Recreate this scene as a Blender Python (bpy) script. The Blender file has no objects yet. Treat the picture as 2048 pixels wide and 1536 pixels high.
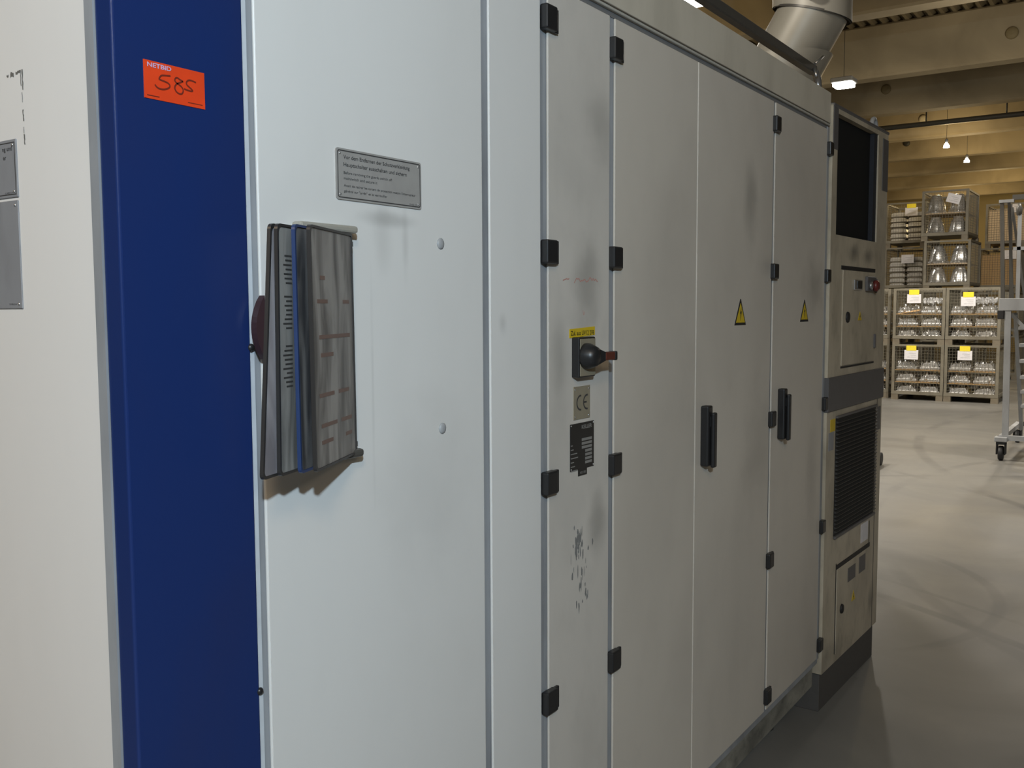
import bpy, bmesh, math, random
from mathutils import Vector, Matrix, Euler
random.seed(7)
S = bpy.context.scene
COL = S.collection
PI = math.pi

# ------------------------------------------------------------------ view
S.view_settings.view_transform = 'Standard'
S.view_settings.look = 'None'
S.view_settings.gamma = 1.0
S.view_settings.exposure = 0.0
try: S.view_settings.use_curve_mapping = False
except Exception: pass

# ------------------------------------------------------------------ materials
def nt(name):
    m = bpy.data.materials.new(name); m.use_nodes = True
    t = m.node_tree; b = t.nodes['Principled BSDF']
    return m, t, b
def simple(name, col, rough=0.5, metal=0.0, spec=0.5):
    m, t, b = nt(name)
    b.inputs['Base Color'].default_value = (*col, 1)
    b.inputs['Roughness'].default_value = rough
    b.inputs['Metallic'].default_value = metal
    b.inputs['Specular IOR Level'].default_value = spec
    # a faint grain so that no surface is perfectly uniform
    tc = t.nodes.new('ShaderNodeTexCoord'); n = t.nodes.new('ShaderNodeTexNoise'); n.inputs['Scale'].default_value = 35
    mx = t.nodes.new('ShaderNodeMix'); mx.data_type = 'RGBA'; mx.blend_type = 'MULTIPLY'
    r = t.nodes.new('ShaderNodeMapRange'); r.inputs[3].default_value = 0.86; r.inputs[4].default_value = 1.1
    t.links.new(tc.outputs['Object'], n.inputs['Vector']); t.links.new(n.outputs['Fac'], r.inputs[0])
    mx.inputs['Factor'].default_value = 1.0
    mx.inputs['A'].default_value = (*col, 1)
    t.links.new(r.outputs[0], mx.inputs['B'])
    t.links.new(mx.outputs['Result'], b.inputs['Base Color'])
    return m
def dirty(name, col, dcol, amount=0.5, scale=(2.5, 2.5, 1.2), rough=0.45, lo=0.45, hi=0.75, fine=0.25, bump=0.0, spec=0.4):
    """Paint with a film of grime: two noises, stretched along z."""
    m, t, b = nt(name)
    tc = t.nodes.new('ShaderNodeTexCoord'); mp = t.nodes.new('ShaderNodeMapping')
    mp.inputs['Scale'].default_value = scale
    t.links.new(tc.outputs['Object'], mp.inputs['Vector'])
    n1 = t.nodes.new('ShaderNodeTexNoise'); n1.inputs['Scale'].default_value = 1.0; n1.inputs['Detail'].default_value = 5; n1.inputs['Distortion'].default_value = 0.3
    n2 = t.nodes.new('ShaderNodeTexNoise'); n2.inputs['Scale'].default_value = 5.0; n2.inputs['Detail'].default_value = 6; n2.inputs['Distortion'].default_value = 0.3
    for n in (n1, n2): t.links.new(mp.outputs['Vector'], n.inputs['Vector'])
    r1 = t.nodes.new('ShaderNodeMapRange'); r1.inputs[1].default_value = lo; r1.inputs[2].default_value = hi; r1.inputs[4].default_value = amount
    r2 = t.nodes.new('ShaderNodeMapRange'); r2.inputs[1].default_value = 0.5; r2.inputs[2].default_value = 0.78; r2.inputs[4].default_value = fine
    t.links.new(n1.outputs['Fac'], r1.inputs[0]); t.links.new(n2.outputs['Fac'], r2.inputs[0])
    ad = t.nodes.new('ShaderNodeMath'); ad.operation = 'ADD'; ad.use_clamp = True
    t.links.new(r1.outputs[0], ad.inputs[0]); t.links.new(r2.outputs[0], ad.inputs[1])
    mx = t.nodes.new('ShaderNodeMix'); mx.data_type = 'RGBA'
    mx.inputs['A'].default_value = (*col, 1); mx.inputs['B'].default_value = (*dcol, 1)
    t.links.new(ad.outputs[0], mx.inputs['Factor']); t.links.new(mx.outputs['Result'], b.inputs['Base Color'])
    b.inputs['Roughness'].default_value = rough; b.inputs['Specular IOR Level'].default_value = spec
    if bump:
        n3 = t.nodes.new('ShaderNodeTexNoise'); n3.inputs['Scale'].default_value = 260; t.links.new(tc.outputs['Object'], n3.inputs['Vector'])
        bp = t.nodes.new('ShaderNodeBump'); bp.inputs['Strength'].default_value = bump; bp.inputs['Distance'].default_value = 0.001
        t.links.new(n3.outputs['Fac'], bp.inputs['Height']); t.links.new(bp.outputs['Normal'], b.inputs['Normal'])
    return m
def emit(name, col, strength):
    m, t, b = nt(name)
    b.inputs['Base Color'].default_value = (*col, 1)
    b.inputs['Emission Color'].default_value = (*col, 1); b.inputs['Emission Strength'].default_value = strength
    return m

M = {}
M['white'] = dirty('white_panel_paint', (.70, .69, .665), (.50, .49, .46), .26, (1.6, 1.6, .8), .42, .45, .8, .08, bump=.02)
M['side'] = dirty('side_panel_paint', (.70, .685, .665), (.52, .51, .49), .3, (2, 2, 1.0), .42, .45, .75, .06, bump=.02)
M['door'] = dirty('door_paint', (.56, .515, .45), (.33, .30, .265), .42, (1.8, 1.8, 1.3), .42, .45, .78, .10, bump=.02)
M['narrow'] = dirty('narrow_door_paint', (.575, .54, .49), (.32, .305, .28), .45, (3.2, 3.2, 2.0), .42, .45, .78, .14, bump=.02)
M['blue'] = dirty('blue_paint', (.0100, .027, .120), (.022, .027, .078), .5, (3, 3, 1.2), .24, .5, .8, .05, bump=.10, spec=.5)
M['frame'] = dirty('grey_blue_profile', (.30, .315, .335), (.15, .155, .165), .6, (8, 8, 2), .4, .4, .7, .2)
M['edge'] = simple('pale_profile', (.58, .62, .66), .4)
M['strip'] = simple('drip_strip', (.42, .405, .36), .5)
M['groove'] = simple('dark_groove', (.17, .17, .17), .5)
M['fascia'] = dirty('fascia_paint', (.54, .495, .41), (.24, .215, .165), .45, (3.5, 3.5, 1.6), .5, .5, .8, .12)
M['base'] = dirty('base_channel_paint', (.28, .27, .23), (.08, .08, .07), .8, (5, 5, 8), .5, .4, .7, .4)
M['beige'] = dirty('beige_unit_paint', (.49, .43, .33), (.18, .155, .115), .55, (5, 5, 3), .45, .42, .75, .32)
def stain(m, spots):
    """sooty patches with a place of their own: (x, z, rx, rz, strength) in the thing's coordinates"""
    t = m.node_tree; b = t.nodes['Principled BSDF']; link = b.inputs['Base Color'].links[0].from_socket
    tc = t.nodes.new('ShaderNodeTexCoord'); n = t.nodes.new('ShaderNodeTexNoise'); n.inputs['Scale'].default_value = 9; n.inputs['Detail'].default_value = 4
    t.links.new(tc.outputs['Object'], n.inputs['Vector'])
    for x, z, rx, rz, st_ in spots:
        mp = t.nodes.new('ShaderNodeMapping'); mp.inputs['Location'].default_value = (-x / rx, 0, -z / rz); mp.inputs['Scale'].default_value = (1 / rx, 0, 1 / rz)
        t.links.new(tc.outputs['Object'], mp.inputs['Vector'])
        l = t.nodes.new('ShaderNodeVectorMath'); l.operation = 'LENGTH'; t.links.new(mp.outputs['Vector'], l.inputs[0])
        a = t.nodes.new('ShaderNodeMath'); a.operation = 'MULTIPLY_ADD'; a.inputs[1].default_value = 1.1; t.links.new(n.outputs['Fac'], a.inputs[0]); t.links.new(l.outputs['Value'], a.inputs[2])
        r = t.nodes.new('ShaderNodeMapRange'); r.interpolation_type = 'SMOOTHSTEP'; r.inputs[1].default_value = 1.55; r.inputs[2].default_value = .5; r.inputs[3].default_value = 0; r.inputs[4].default_value = st_
        t.links.new(a.outputs[0], r.inputs[0])
        mx = t.nodes.new('ShaderNodeMix'); mx.data_type = 'RGBA'; mx.inputs['B'].default_value = (.10, .095, .085, 1)
        t.links.new(r.outputs[0], mx.inputs['Factor']); t.links.new(link, mx.inputs['A']); link = mx.outputs['Result']
    t.links.new(link, b.inputs['Base Color'])
stain(M['beige'], ((-.42 * 1.058, 1.80 * 1.058, .14, .06, .75), (-.22 * 1.058, 1.79 * 1.058, .10, .05, .7), (-.62 * 1.058, .20 * 1.058, .2, .1, .35), (-.05, .30, .07, .12, .5)))
stain(M['door'], ((.20, 1.92, .08, .22, .35), (.88, 1.66, .16, .16, .38), (.36, 1.72, .12, .05, .22), (1.10, 1.50, .12, .18, .30), (.90, .95, .10, .30, .25), (1.62, 1.5, .14, .22, .22), (.30, 1.1, .2, .3, .2)))
stain(M['white'], ((.52, 1.735, .10, .018, .30), (.50, 1.70, .03, .09, .14), (.56, 1.70, .012, .10, .16), (.86, 1.55, .02, .03, .2), (.62, 1.25, .2, .25, .10), (.47, 1.45, .006, .25, .14)))
stain(M['narrow'], ((-.86, 1.64, .10, .16, .40), (-.80, 2.0, .1, .12, .3), (-.80, 1.06, .06, .12, .4), (-.98, 1.45, .05, .2, .25)))
M['band'] = simple('dark_grey_band', (.105, .10, .10), .5)
M['skirt'] = simple('dark_skirt', (.075, .07, .065), .6)
M['black'] = simple('black_plastic', (.016, .016, .017), .38)
M['mesh'] = simple('dark_mesh', (.012, .012, .012), .8, 0, .15)
M['slat'] = simple('dark_slat', (.035, .034, .032), .55)
M['alu'] = simple('brushed_aluminium', (.55, .55, .55), .32, .85)
M['aluw'] = dirty('ladder_aluminium', (.36, .37, .38), (.24, .24, .24), .6, (6, 6, 3), .42, .4, .7, .2)
M['dkalu'] = simple('dark_steel_tube', (.10, .095, .085), .4, .3)
M['plate'] = simple('engraved_plate', (.37, .355, .335), .45, .15)
M['gplate'] = dirty('grey_plate', (.24, .245, .26), (.17, .17, .18), .5, (12, 12, 5), .4)
M['ink'] = simple('dark_ink', (.05, .048, .047), .6)
M['ink2'] = simple('black_ink', (.015, .014, .014), .6)
M['bronze'] = simple('bronze_plate', (.36, .32, .235), .4, .35)
M['orange'] = simple('orange_sticker', (.75, .055, .008), .55)
M['pale_ink'] = simple('pale_violet_ink', (.55, .42, .62), .6)
M['marker'] = simple('brown_marker', (.17, .018, .006), .6)
M['faded_red'] = simple('faded_red_marker', (.50, .26, .22), .6)
M['yellow'] = simple('yellow_sticker', (.62, .44, .02), .5)
M['yellow2'] = simple('bright_yellow_card', (.85, .68, .03), .6)
M['paper'] = simple('white_paper', (.72, .70, .72), .7)
M['red'] = simple('red_plastic', (.13, .022, .018), .4)
M['lever'] = simple('dark_red_lever', (.10, .024, .015), .45)
M['plnp'] = simple('black_nameplate', (.022, .021, .02), .4)
M['field'] = simple('nameplate_field', (.30, .295, .28), .45, .3)
M['maroon'] = simple('maroon_tab', (.045, .022, .025), .5)
M['scuff'] = simple('scuff', (.20, .20, .195), .6)
M['residue'] = simple('glue_residue', (.13, .125, .115), .7)
M['galv'] = dirty('galvanised_duct', (.38, .36, .31), (.27, .25, .20), .6, (2, 2, 2), .45, .4, .7, .15, spec=.6)
M['galv'].node_tree.nodes['Principled BSDF'].inputs['Metallic'].default_value = .12
M['cage'] = dirty('cage_steel', (.18, .162, .122), (.10, .088, .066), .5, (4, 4, 4), .5, .4, .7, .3)
M['wire'] = simple('cage_wire', (.12, .108, .078), .5)
M['foot'] = dirty('cage_foot', (.17, .145, .105), (.10, .08, .05), .5, (6, 6, 6), .6)
M['cast'] = simple('cast_aluminium', (.78, .77, .75), .24, .78)
M['castd'] = simple('dull_cast_aluminium', (.60, .585, .56), .32, .55)
M['card'] = simple('brown_cardboard', (.42, .27, .12), .75)
M['cardp'] = simple('pale_cardboard', (.58, .44, .28), .75)
M['rubber'] = simple('black_rubber', (.02, .02, .021), .55)
M['disc'] = simple('pale_disc', (.55, .48, .33), .6)
M['pipe'] = simple('dark_pipe', (.04, .038, .03), .5)
M['lamp'] = emit('lamp_glow', (1, .97, .9), 30)
M['lampb'] = simple('lamp_housing', (.25, .25, .24), .5)

def concrete(name, c1, c2, scale, rough, lo=.35, hi=.7, c3=None, rrange=None):
    m, t, b = nt(name)
    tc = t.nodes.new('ShaderNodeTexCoord')
    n = t.nodes.new('ShaderNodeTexNoise'); n.inputs['Scale'].default_value = scale; n.inputs['Detail'].default_value = 7; n.inputs['Distortion'].default_value = .7
    t.links.new(tc.outputs['Object'], n.inputs['Vector'])
    r = t.nodes.new('ShaderNodeMapRange'); r.inputs[1].default_value = lo; r.inputs[2].default_value = hi
    t.links.new(n.outputs['Fac'], r.inputs[0])
    mx = t.nodes.new('ShaderNodeMix'); mx.data_type = 'RGBA'
    mx.inputs['A'].default_value = (*c1, 1); mx.inputs['B'].default_value = (*c2, 1)
    t.links.new(r.outputs[0], mx.inputs['Factor'])
    out = mx.outputs['Result']
    if c3:
        # tyre marks and wiping swirls: distorted wave
        w = t.nodes.new('ShaderNodeTexWave'); w.inputs['Scale'].default_value = .22; w.inputs['Distortion'].default_value = 9; w.inputs['Detail'].default_value = 4; w.inputs['Detail Scale'].default_value = .8
        t.links.new(tc.outputs['Object'], w.inputs['Vector'])
        r2 = t.nodes.new('ShaderNodeMapRange'); r2.inputs[1].default_value = .72; r2.inputs[2].default_value = 1; r2.inputs[4].default_value = .45
        t.links.new(w.outputs['Fac'], r2.inputs[0])
        m2 = t.nodes.new('ShaderNodeMix'); m2.data_type = 'RGBA'
        t.links.new(out, m2.inputs['A']); m2.inputs['B'].default_value = (*c3, 1)
        t.links.new(r2.outputs[0], m2.inputs['Factor']); out = m2.outputs['Result']
    t.links.new(out, b.inputs['Base Color'])
    b.inputs['Roughness'].default_value = rough
    if rrange:
        r3 = t.nodes.new('ShaderNodeMapRange'); r3.inputs[1].default_value = .3; r3.inputs[2].default_value = .7
        r3.inputs[3].default_value = rrange[0]; r3.inputs[4].default_value = rrange[1]
        t.links.new(n.outputs['Fac'], r3.inputs[0]); t.links.new(r3.outputs[0], b.inputs['Roughness'])
    return m
M['floor'] = concrete('polished_concrete', (.20, .19, .172), (.145, .14, .127), .9, .4, .35, .7, (.15, .145, .135), (.34, .5))
def tyre_mark(m, cx, cy, r, wd, amt):
    """a dark curved tyre mark on the floor: a worn ring band round (cx, cy)"""
    t = m.node_tree; b = t.nodes['Principled BSDF']; link = b.inputs['Base Color'].links[0].from_socket
    tc = t.nodes.new('ShaderNodeTexCoord'); mp = t.nodes.new('ShaderNodeMapping'); mp.inputs['Location'].default_value = (-cx, -cy, 0); mp.inputs['Scale'].default_value = (1, 1, 0)
    t.links.new(tc.outputs['Object'], mp.inputs['Vector'])
    l = t.nodes.new('ShaderNodeVectorMath'); l.operation = 'LENGTH'; t.links.new(mp.outputs['Vector'], l.inputs[0])
    d = t.nodes.new('ShaderNodeMath'); d.operation = 'SUBTRACT'; d.inputs[1].default_value = r; t.links.new(l.outputs['Value'], d.inputs[0])
    a = t.nodes.new('ShaderNodeMath'); a.operation = 'ABSOLUTE'; t.links.new(d.outputs[0], a.inputs[0])
    q = t.nodes.new('ShaderNodeMapRange'); q.interpolation_type = 'SMOOTHSTEP'; q.inputs[1].default_value = wd; q.inputs[2].default_value = wd * .35; q.inputs[4].default_value = amt; t.links.new(a.outputs[0], q.inputs[0])
    n = t.nodes.new('ShaderNodeTexNoise'); n.inputs['Scale'].default_value = 1.6; t.links.new(tc.outputs['Object'], n.inputs['Vector'])
    u = t.nodes.new('ShaderNodeMapRange'); u.inputs[1].default_value = .4; u.inputs[2].default_value = .6; t.links.new(n.outputs['Fac'], u.inputs[0])
    x = t.nodes.new('ShaderNodeMath'); x.operation = 'MULTIPLY'; t.links.new(q.outputs[0], x.inputs[0]); t.links.new(u.outputs[0], x.inputs[1])
    mx = t.nodes.new('ShaderNodeMix'); mx.data_type = 'RGBA'; mx.inputs['B'].default_value = (.085, .083, .08, 1)
    t.links.new(x.outputs[0], mx.inputs['Factor']); t.links.new(link, mx.inputs['A']); t.links.new(mx.outputs['Result'], b.inputs['Base Color'])
for tm in ((-1.78, 5.42, 8.52, .055, .75), (-1.78, 5.42, 8.80, .03, .4), (5.66, 2.06, 1.37, .05, .5), (4.2, 6.5, 7.3, .06, .5), (9.0, -4.0, 6.0, .07, .45), (14.0, -6.0, 8.6, .08, .5), (2.0, -3.0, 9.4, .06, .45)): tyre_mark(M['floor'], *tm)
M['girder'] = concrete('girder_concrete', (.36, .295, .185), (.24, .195, .12), 1.0, .8)
M['deck'] = concrete('deck_sheet', (.27, .215, .12), (.2, .155, .085), .8, .6)
M['wall'] = concrete('hall_wall', (.5, .4, .2), (.42, .33, .16), .5, .85)

# document panels: smeared plastic sleeves with faded rows of print
def sleeve(name, base, dark, rowcol, rows, angle=.5):
    m, t, b = nt(name)
    tc = t.nodes.new('ShaderNodeTexCoord'); mp = t.nodes.new('ShaderNodeMapping')
    mp.inputs['Rotation'].default_value = (0, angle, 0); mp.inputs['Scale'].default_value = (26, 26, 5)
    t.links.new(tc.outputs['Object'], mp.inputs['Vector'])
    n = t.nodes.new('ShaderNodeTexNoise'); n.inputs['Scale'].default_value = 1; n.inputs['Detail'].default_value = 4; n.inputs['Distortion'].default_value = 1.0
    t.links.new(mp.outputs['Vector'], n.inputs['Vector'])
    r = t.nodes.new('ShaderNodeMapRange'); r.inputs[1].default_value = .36; r.inputs[2].default_value = .64
    t.links.new(n.outputs['Fac'], r.inputs[0])
    mx = t.nodes.new('ShaderNodeMix'); mx.data_type = 'RGBA'
    mx.inputs['A'].default_value = (*dark, 1); mx.inputs['B'].default_value = (*base, 1)
    t.links.new(r.outputs[0], mx.inputs['Factor'])
    t.links.new(mx.outputs['Result'], b.inputs['Base Color'])
    b.inputs['Roughness'].default_value = .3
    return m
M['sl1'] = sleeve('brown_smeared_sleeve', (.31, .285, .26), (.085, .075, .068), None, None, .5)
M['sl2'] = sleeve('grey_smeared_sleeve', (.20, .195, .19), (.055, .055, .058), None, None, .4)
M['sl3'] = sleeve('pale_grey_sleeve', (.30, .295, .28), (.13, .128, .122), None, None, .2)
M['sl4'] = sleeve('violet_grey_sleeve', (.40, .38, .40), (.22, .205, .22), None, None, .3)
M['rust'] = simple('faded_red_print', (.17, .095, .072), .4)
M['pframe'] = simple('black_panel_frame', (.028, .027, .027), .35)
M['bframe'] = simple('blue_panel_frame', (.022, .045, .13), .4)

# ------------------------------------------------------------------ mesh helpers
class MB:
    def __init__(s): s.bm = bmesh.new()
    def box(s, x0, x1, y0, y1, z0, z1, bevel=0, seg=2, mat=None):
        vs = [s.bm.verts.new((x, y, z)) for x in (x0, x1) for y in (y0, y1) for z in (z0, z1)]
        f = [(0, 1, 3, 2), (4, 6, 7, 5), (0, 4, 5, 1), (2, 3, 7, 6), (0, 2, 6, 4), (1, 5, 7, 3)]
        fs = [s.bm.faces.new([vs[i] for i in q]) for q in f]
        if bevel:
            es = list({e for q in fs for e in q.edges})
            r = bmesh.ops.bevel(s.bm, geom=es, offset=bevel, segments=seg, affect='EDGES', profile=.5)
            vs = list({v for v in r['verts']} | {v for v in vs if v.is_valid})
        if mat is not None:
            for v in vs:
                if v.is_valid: v.co = mat @ v.co
        return s
    def tube(s, pts, r, n=12, cap=True):
        pts = [Vector(p) for p in pts]; rings = []
        rr = r if isinstance(r, (list, tuple)) else [r] * len(pts)
        up = None
        for i, p in enumerate(pts):
            if i == 0: t = pts[1] - p
            elif i == len(pts) - 1: t = p - pts[i - 1]
            else: t = (pts[i + 1] - p).normalized() + (p - pts[i - 1]).normalized()
            t.normalize()
            if up is None:
                up = Vector((0, 0, 1)) if abs(t.z) < .9 else Vector((1, 0, 0))
            a = t.cross(up).normalized(); b = a.cross(t).normalized(); up = b
            rings.append([s.bm.verts.new(p + (a * math.cos(k * 2 * PI / n) + b * math.sin(k * 2 * PI / n)) * rr[i]) for k in range(n)])
        for i in range(len(rings) - 1):
            for k in range(n):
                f = s.bm.faces.new([rings[i][k], rings[i][(k + 1) % n], rings[i + 1][(k + 1) % n], rings[i + 1][k]]); f.smooth = True
        if cap:
            s.bm.faces.new(rings[0][::-1]); s.bm.faces.new(rings[-1])
        return s
    def lathe(s, prof, n=24, mat=None, cap=True):
        """prof: list of (radius, height) turned about z."""
        rings = []
        for r, z in prof:
            ring = []
            for k in range(n):
                v = Vector((r * math.cos(2 * PI * k / n), r * math.sin(2 * PI * k / n), z))
                ring.append(s.bm.verts.new(mat @ v if mat is not None else v))
            rings.append(ring)
        for i in range(len(rings) - 1):
            for k in range(n):
                f = s.bm.faces.new([rings[i][k], rings[i][(k + 1) % n], rings[i + 1][(k + 1) % n], rings[i + 1][k]]); f.smooth = True
        if cap:
            s.bm.faces.new(rings[0][::-1]); s.bm.faces.new(rings[-1])
        return s
    def prism(s, pts, d, mat=None):
        """closed outline pts (3-D) extruded by the vector d."""
        d = Vector(d); a = [Vector(p) for p in pts]
        b = [p + d for p in a]
        if mat is not None: a = [mat @ p for p in a]; b = [mat @ p for p in b]
        va = [s.bm.verts.new(p) for p in a]; vb = [s.bm.verts.new(p) for p in b]
        n = len(va)
        s.bm.faces.new(va); s.bm.faces.new(vb[::-1])
        for i in range(n): s.bm.faces.new([va[i], vb[i], vb[(i + 1) % n], va[(i + 1) % n]])
        return s
    def grid(s, x, y, z, fn):
        return s
def wloc(o):
    return o.matrix_basis.copy() if o.parent is None else wloc(o.parent) @ o.matrix_basis
def obj(name, mb, mat, parent=None, label=None, local=False, fix=True):
    """link the collected shape as one mesh object; coordinates are world ones unless local=True."""
    bm = mb.bm
    if fix: bmesh.ops.recalc_face_normals(bm, faces=bm.faces)
    if parent is not None and not local:
        inv = wloc(parent).inverted()
        bmesh.ops.transform(bm, matrix=inv, verts=bm.verts)
    me = bpy.data.meshes.new(name); bm.to_mesh(me); bm.free()
    me.materials.append(mat)
    o = bpy.data.objects.new(name, me); COL.objects.link(o)
    if parent is not None: o.parent = parent
    if label: o['label'] = label
    return o
def center(o):
    """move a lone mesh's origin to its base centre"""
    me = o.data
    lo = Vector((min(v.co[i] for v in me.vertices) for i in range(3))); hi = Vector((max(v.co[i] for v in me.vertices) for i in range(3)))
    c = Vector(((lo.x + hi.x) / 2, (lo.y + hi.y) / 2, lo.z))
    me.transform(Matrix.Translation(-c)); o.location = c
    return o
def thing(name, label, cat, loc=(0, 0, 0), rotz=0, group=None):
    o = bpy.data.objects.new(name, None); COL.objects.link(o)
    o.location = loc; o.rotation_euler = (0, 0, rotz); o.empty_display_size = .1
    o['label'] = label; o['category'] = cat
    if group: o['group'] = group
    return o
def tag(o, label, cat, group=None, kind=None):
    if label: o['label'] = label
    if cat: o['category'] = cat
    if group: o['group'] = group
    if kind: o['kind'] = kind
    return o
def struct(name, mb, mat):
    o = obj(name, mb, mat); o['kind'] = 'structure'; return o
def dup(root, loc, label=None, group=None, rotz=None):
    r = root.copy(); COL.objects.link(r); r.location = loc
    if rotz is not None: r.rotation_euler = (0, 0, rotz)
    if label: r['label'] = label
    if group: r['group'] = group
    for ch in list(root.children):
        c = ch.copy(); COL.objects.link(c); c.parent = r
        for g in list(ch.children):
            d = g.copy(); COL.objects.link(d); d.parent = c
    return r
FRONT = Matrix(((1, 0, 0, 0), (0, 0, -1, 0), (0, 1, 0, 0), (0, 0, 0, 1)))     # text x -> +X, y -> +Z, faces -Y
SIDE = Matrix(((0, 0, -1, 0), (-1, 0, 0, 0), (0, 1, 0, 0), (0, 0, 0, 1)))     # text x -> -Y, y -> +Z, faces -X
def text_bm(mb, body, origin, height, width=None, align='LEFT', basis=FRONT, shear=0, bold=0.0):
    """adds filled lettering to mb. height = capital height, width = length the line is fitted to."""
    cu = bpy.data.curves.new('t', 'FONT'); cu.body = body; cu.size = 1; cu.align_x = 'LEFT'; cu.resolution_u = 3
    cu.shear = shear; cu.offset = bold
    to = bpy.data.objects.new('t', cu); COL.objects.link(to)
    dg = bpy.context.evaluated_depsgraph_get()
    me = bpy.data.meshes.new_from_object(to.evaluated_get(dg))
    xs = [v.co.x for v in me.vertices]; w = max(xs) - min(xs); x0 = min(xs)
    sy = height / .70
    sx = sy if width is None else width / w
    off = 0 if align == 'LEFT' else -w * sx if align == 'RIGHT' else -w * sx / 2
    T = Matrix.Translation(Vector(origin)) @ basis
    vs = [mb.bm.verts.new(T @ Vector(((v.co.x - x0) * sx + off, v.co.y * sy, 0))) for v in me.vertices]
    for p in me.polygons:
        try: mb.bm.faces.new([vs[i] for i in p.vertices])
        except ValueError: pass
    bpy.data.objects.remove(to); bpy.data.meshes.remove(me); bpy.data.curves.remove(cu)
    return mb
def stroke(mb, pts, wd, origin, basis=FRONT, sm=True):
    """a flat pen stroke through 2-D points"""
    if sm:
        for _ in range(2):
            q = [pts[0]]
            for a, b in zip(pts, pts[1:]):
                q += [(a[0] * .75 + b[0] * .25, a[1] * .75 + b[1] * .25), (a[0] * .25 + b[0] * .75, a[1] * .25 + b[1] * .75)]
            q.append(pts[-1]); pts = q
    T = Matrix.Translation(Vector(origin)) @ basis
    L = []; R = []
    for i, p in enumerate(pts):
        a = pts[max(0, i - 1)]; b = pts[min(len(pts) - 1, i + 1)]
        dx, dy = b[0] - a[0], b[1] - a[1]; l = math.hypot(dx, dy) or 1
        nx, ny = -dy / l * wd / 2, dx / l * wd / 2
        L.append(mb.bm.verts.new(T @ Vector((p[0] + nx, p[1] + ny, 0)))); R.append(mb.bm.verts.new(T @ Vector((p[0] - nx, p[1] - ny, 0))))
    for i in range(len(pts) - 1): mb.bm.faces.new([L[i], R[i], R[i + 1], L[i + 1]])
    return mb
def rivet(name, x, y, z, r, mat, parent, axis='y', h=.002):
    m = Matrix.Translation((x, y, z)) @ (Matrix.Rotation(PI / 2, 4, 'X') if axis == 'y' else Matrix.Rotation(-PI / 2, 4, 'Y'))
    return obj(name, MB().lathe([(r, 0), (r, h * .3), (r * .7, h * .8), (r * .2, h)], 12, m), mat, parent)

# ------------------------------------------------------------------ camera
F_PX = 1903.61
pitch, roll, yaw = math.radians(4.53156), math.radians(-0.26913), math.radians(34.4477)
fw = Vector((math.cos(yaw) * math.cos(pitch), math.sin(yaw) * math.cos(pitch), -math.sin(pitch)))
rt = Vector((math.sin(yaw), -math.cos(yaw), 0)); up = rt.cross(fw)
r2 = rt * math.cos(roll) + up * math.sin(roll); u2 = -rt * math.sin(roll) + up * math.cos(roll)
cam = bpy.data.cameras.new('camera'); co = bpy.data.objects.new('camera', cam); COL.objects.link(co)
cam.sensor_fit = 'HORIZONTAL'; cam.sensor_width = 36; cam.lens = 36 * F_PX / 2048
cam.clip_start = .05; cam.clip_end = 200
mw = Matrix.Identity(4)
for i in range(3): mw[i][0] = r2[i]; mw[i][1] = u2[i]; mw[i][2] = -fw[i]
mw.translation = (0, 0, 1.672)
co.matrix_world = mw
S.camera = co

LIFT = .092
K = 1.058
D = 1.12        # the plane of the machine's front panels (facing -Y); X runs along the machine

# ================================================================== setting
struct('floor', MB().box(-9, 38, -12, 15, -.2, 0), M['floor'])
struct('wall_back', MB().box(37, 37.3, -12, 15, 0, 6.3), M['wall'])
struct('wall_left', MB().box(-9, 37, 15, 15.3, 0, 6.3), M['wall'])
# trapezoidal roof deck, its ridges running along X
mb = MB(); y = -12.0; prof = []
while y < 15:
    prof += [(y, 6.02), (y + .05, 6.02), (y + .075, 6.10), (y + .145, 6.10)]; y += .17
A = [mb.bm.verts.new((-9, p, z)) for p, z in prof]; B = [mb.bm.verts.new((37.3, p, z)) for p, z in prof]
for i in range(len(prof) - 1): mb.bm.faces.new([A[i], A[i + 1], B[i + 1], B[i]])
mb.box(-9, 37.3, -12, 15, 6.14, 6.3)
struct('ceiling', mb, M['deck'])
GX = [-3.6, -.4, 2.8, 6.0, 9.2, 12.45, 15.95, 19.0, 22.15, 25.2, 28.25, 31.4, 34.5]
for k, gx in enumerate(GX):
    mb = MB().box(gx, gx + .34, -12, 15, 5.2, 6.02, .03, 1)
    g = obj('trim_%d' % (k + 1), mb, M['girder']); g['kind'] = 'structure'
# column at the far left of the gap between cabinet and cages, with its brace
struct('trim_20', MB().box(30.2, 30.7, 8.05, 8.55, 0, 5.2, .02, 1), M['girder'])
struct('trim_21', MB().tube([(30.0, 7.9, 3.9), (30.0, 6.2, 3.35)], .09, 8), M['girder'])

# round plates and detectors fixed on the girders
def disc(name, x, y, z, r, mat, label, cat):
    m = Matrix.Translation((x, y, z)) @ Matrix.Rotation(-PI / 2, 4, 'Y')
    o = obj(name, MB().lathe([(r, 0), (r, .02), (r * .8, .035), (r * .3, .04)], 20, m), mat); center(o)
    tag(o, label, cat); return o

# sprinkler pipe with its hangers
sp = thing('sprinkler_pipe', 'long dark pipe hung under the concrete ceiling beams', 'pipe', (20.1, 3.5, 5.1))
obj('pipe_run', MB().tube([(20.1, -11.5, 5.12), (20.1, 14.5, 5.12)], .05, 10), M['pipe'], sp)
for yy in (.6, 2.6, 4.0, 5.6, 8):
    obj('hanger', MB().tube([(20.1, yy, 5.15), (20.1, yy, 6.03)], .014, 6), M['pipe'], sp)

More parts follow.
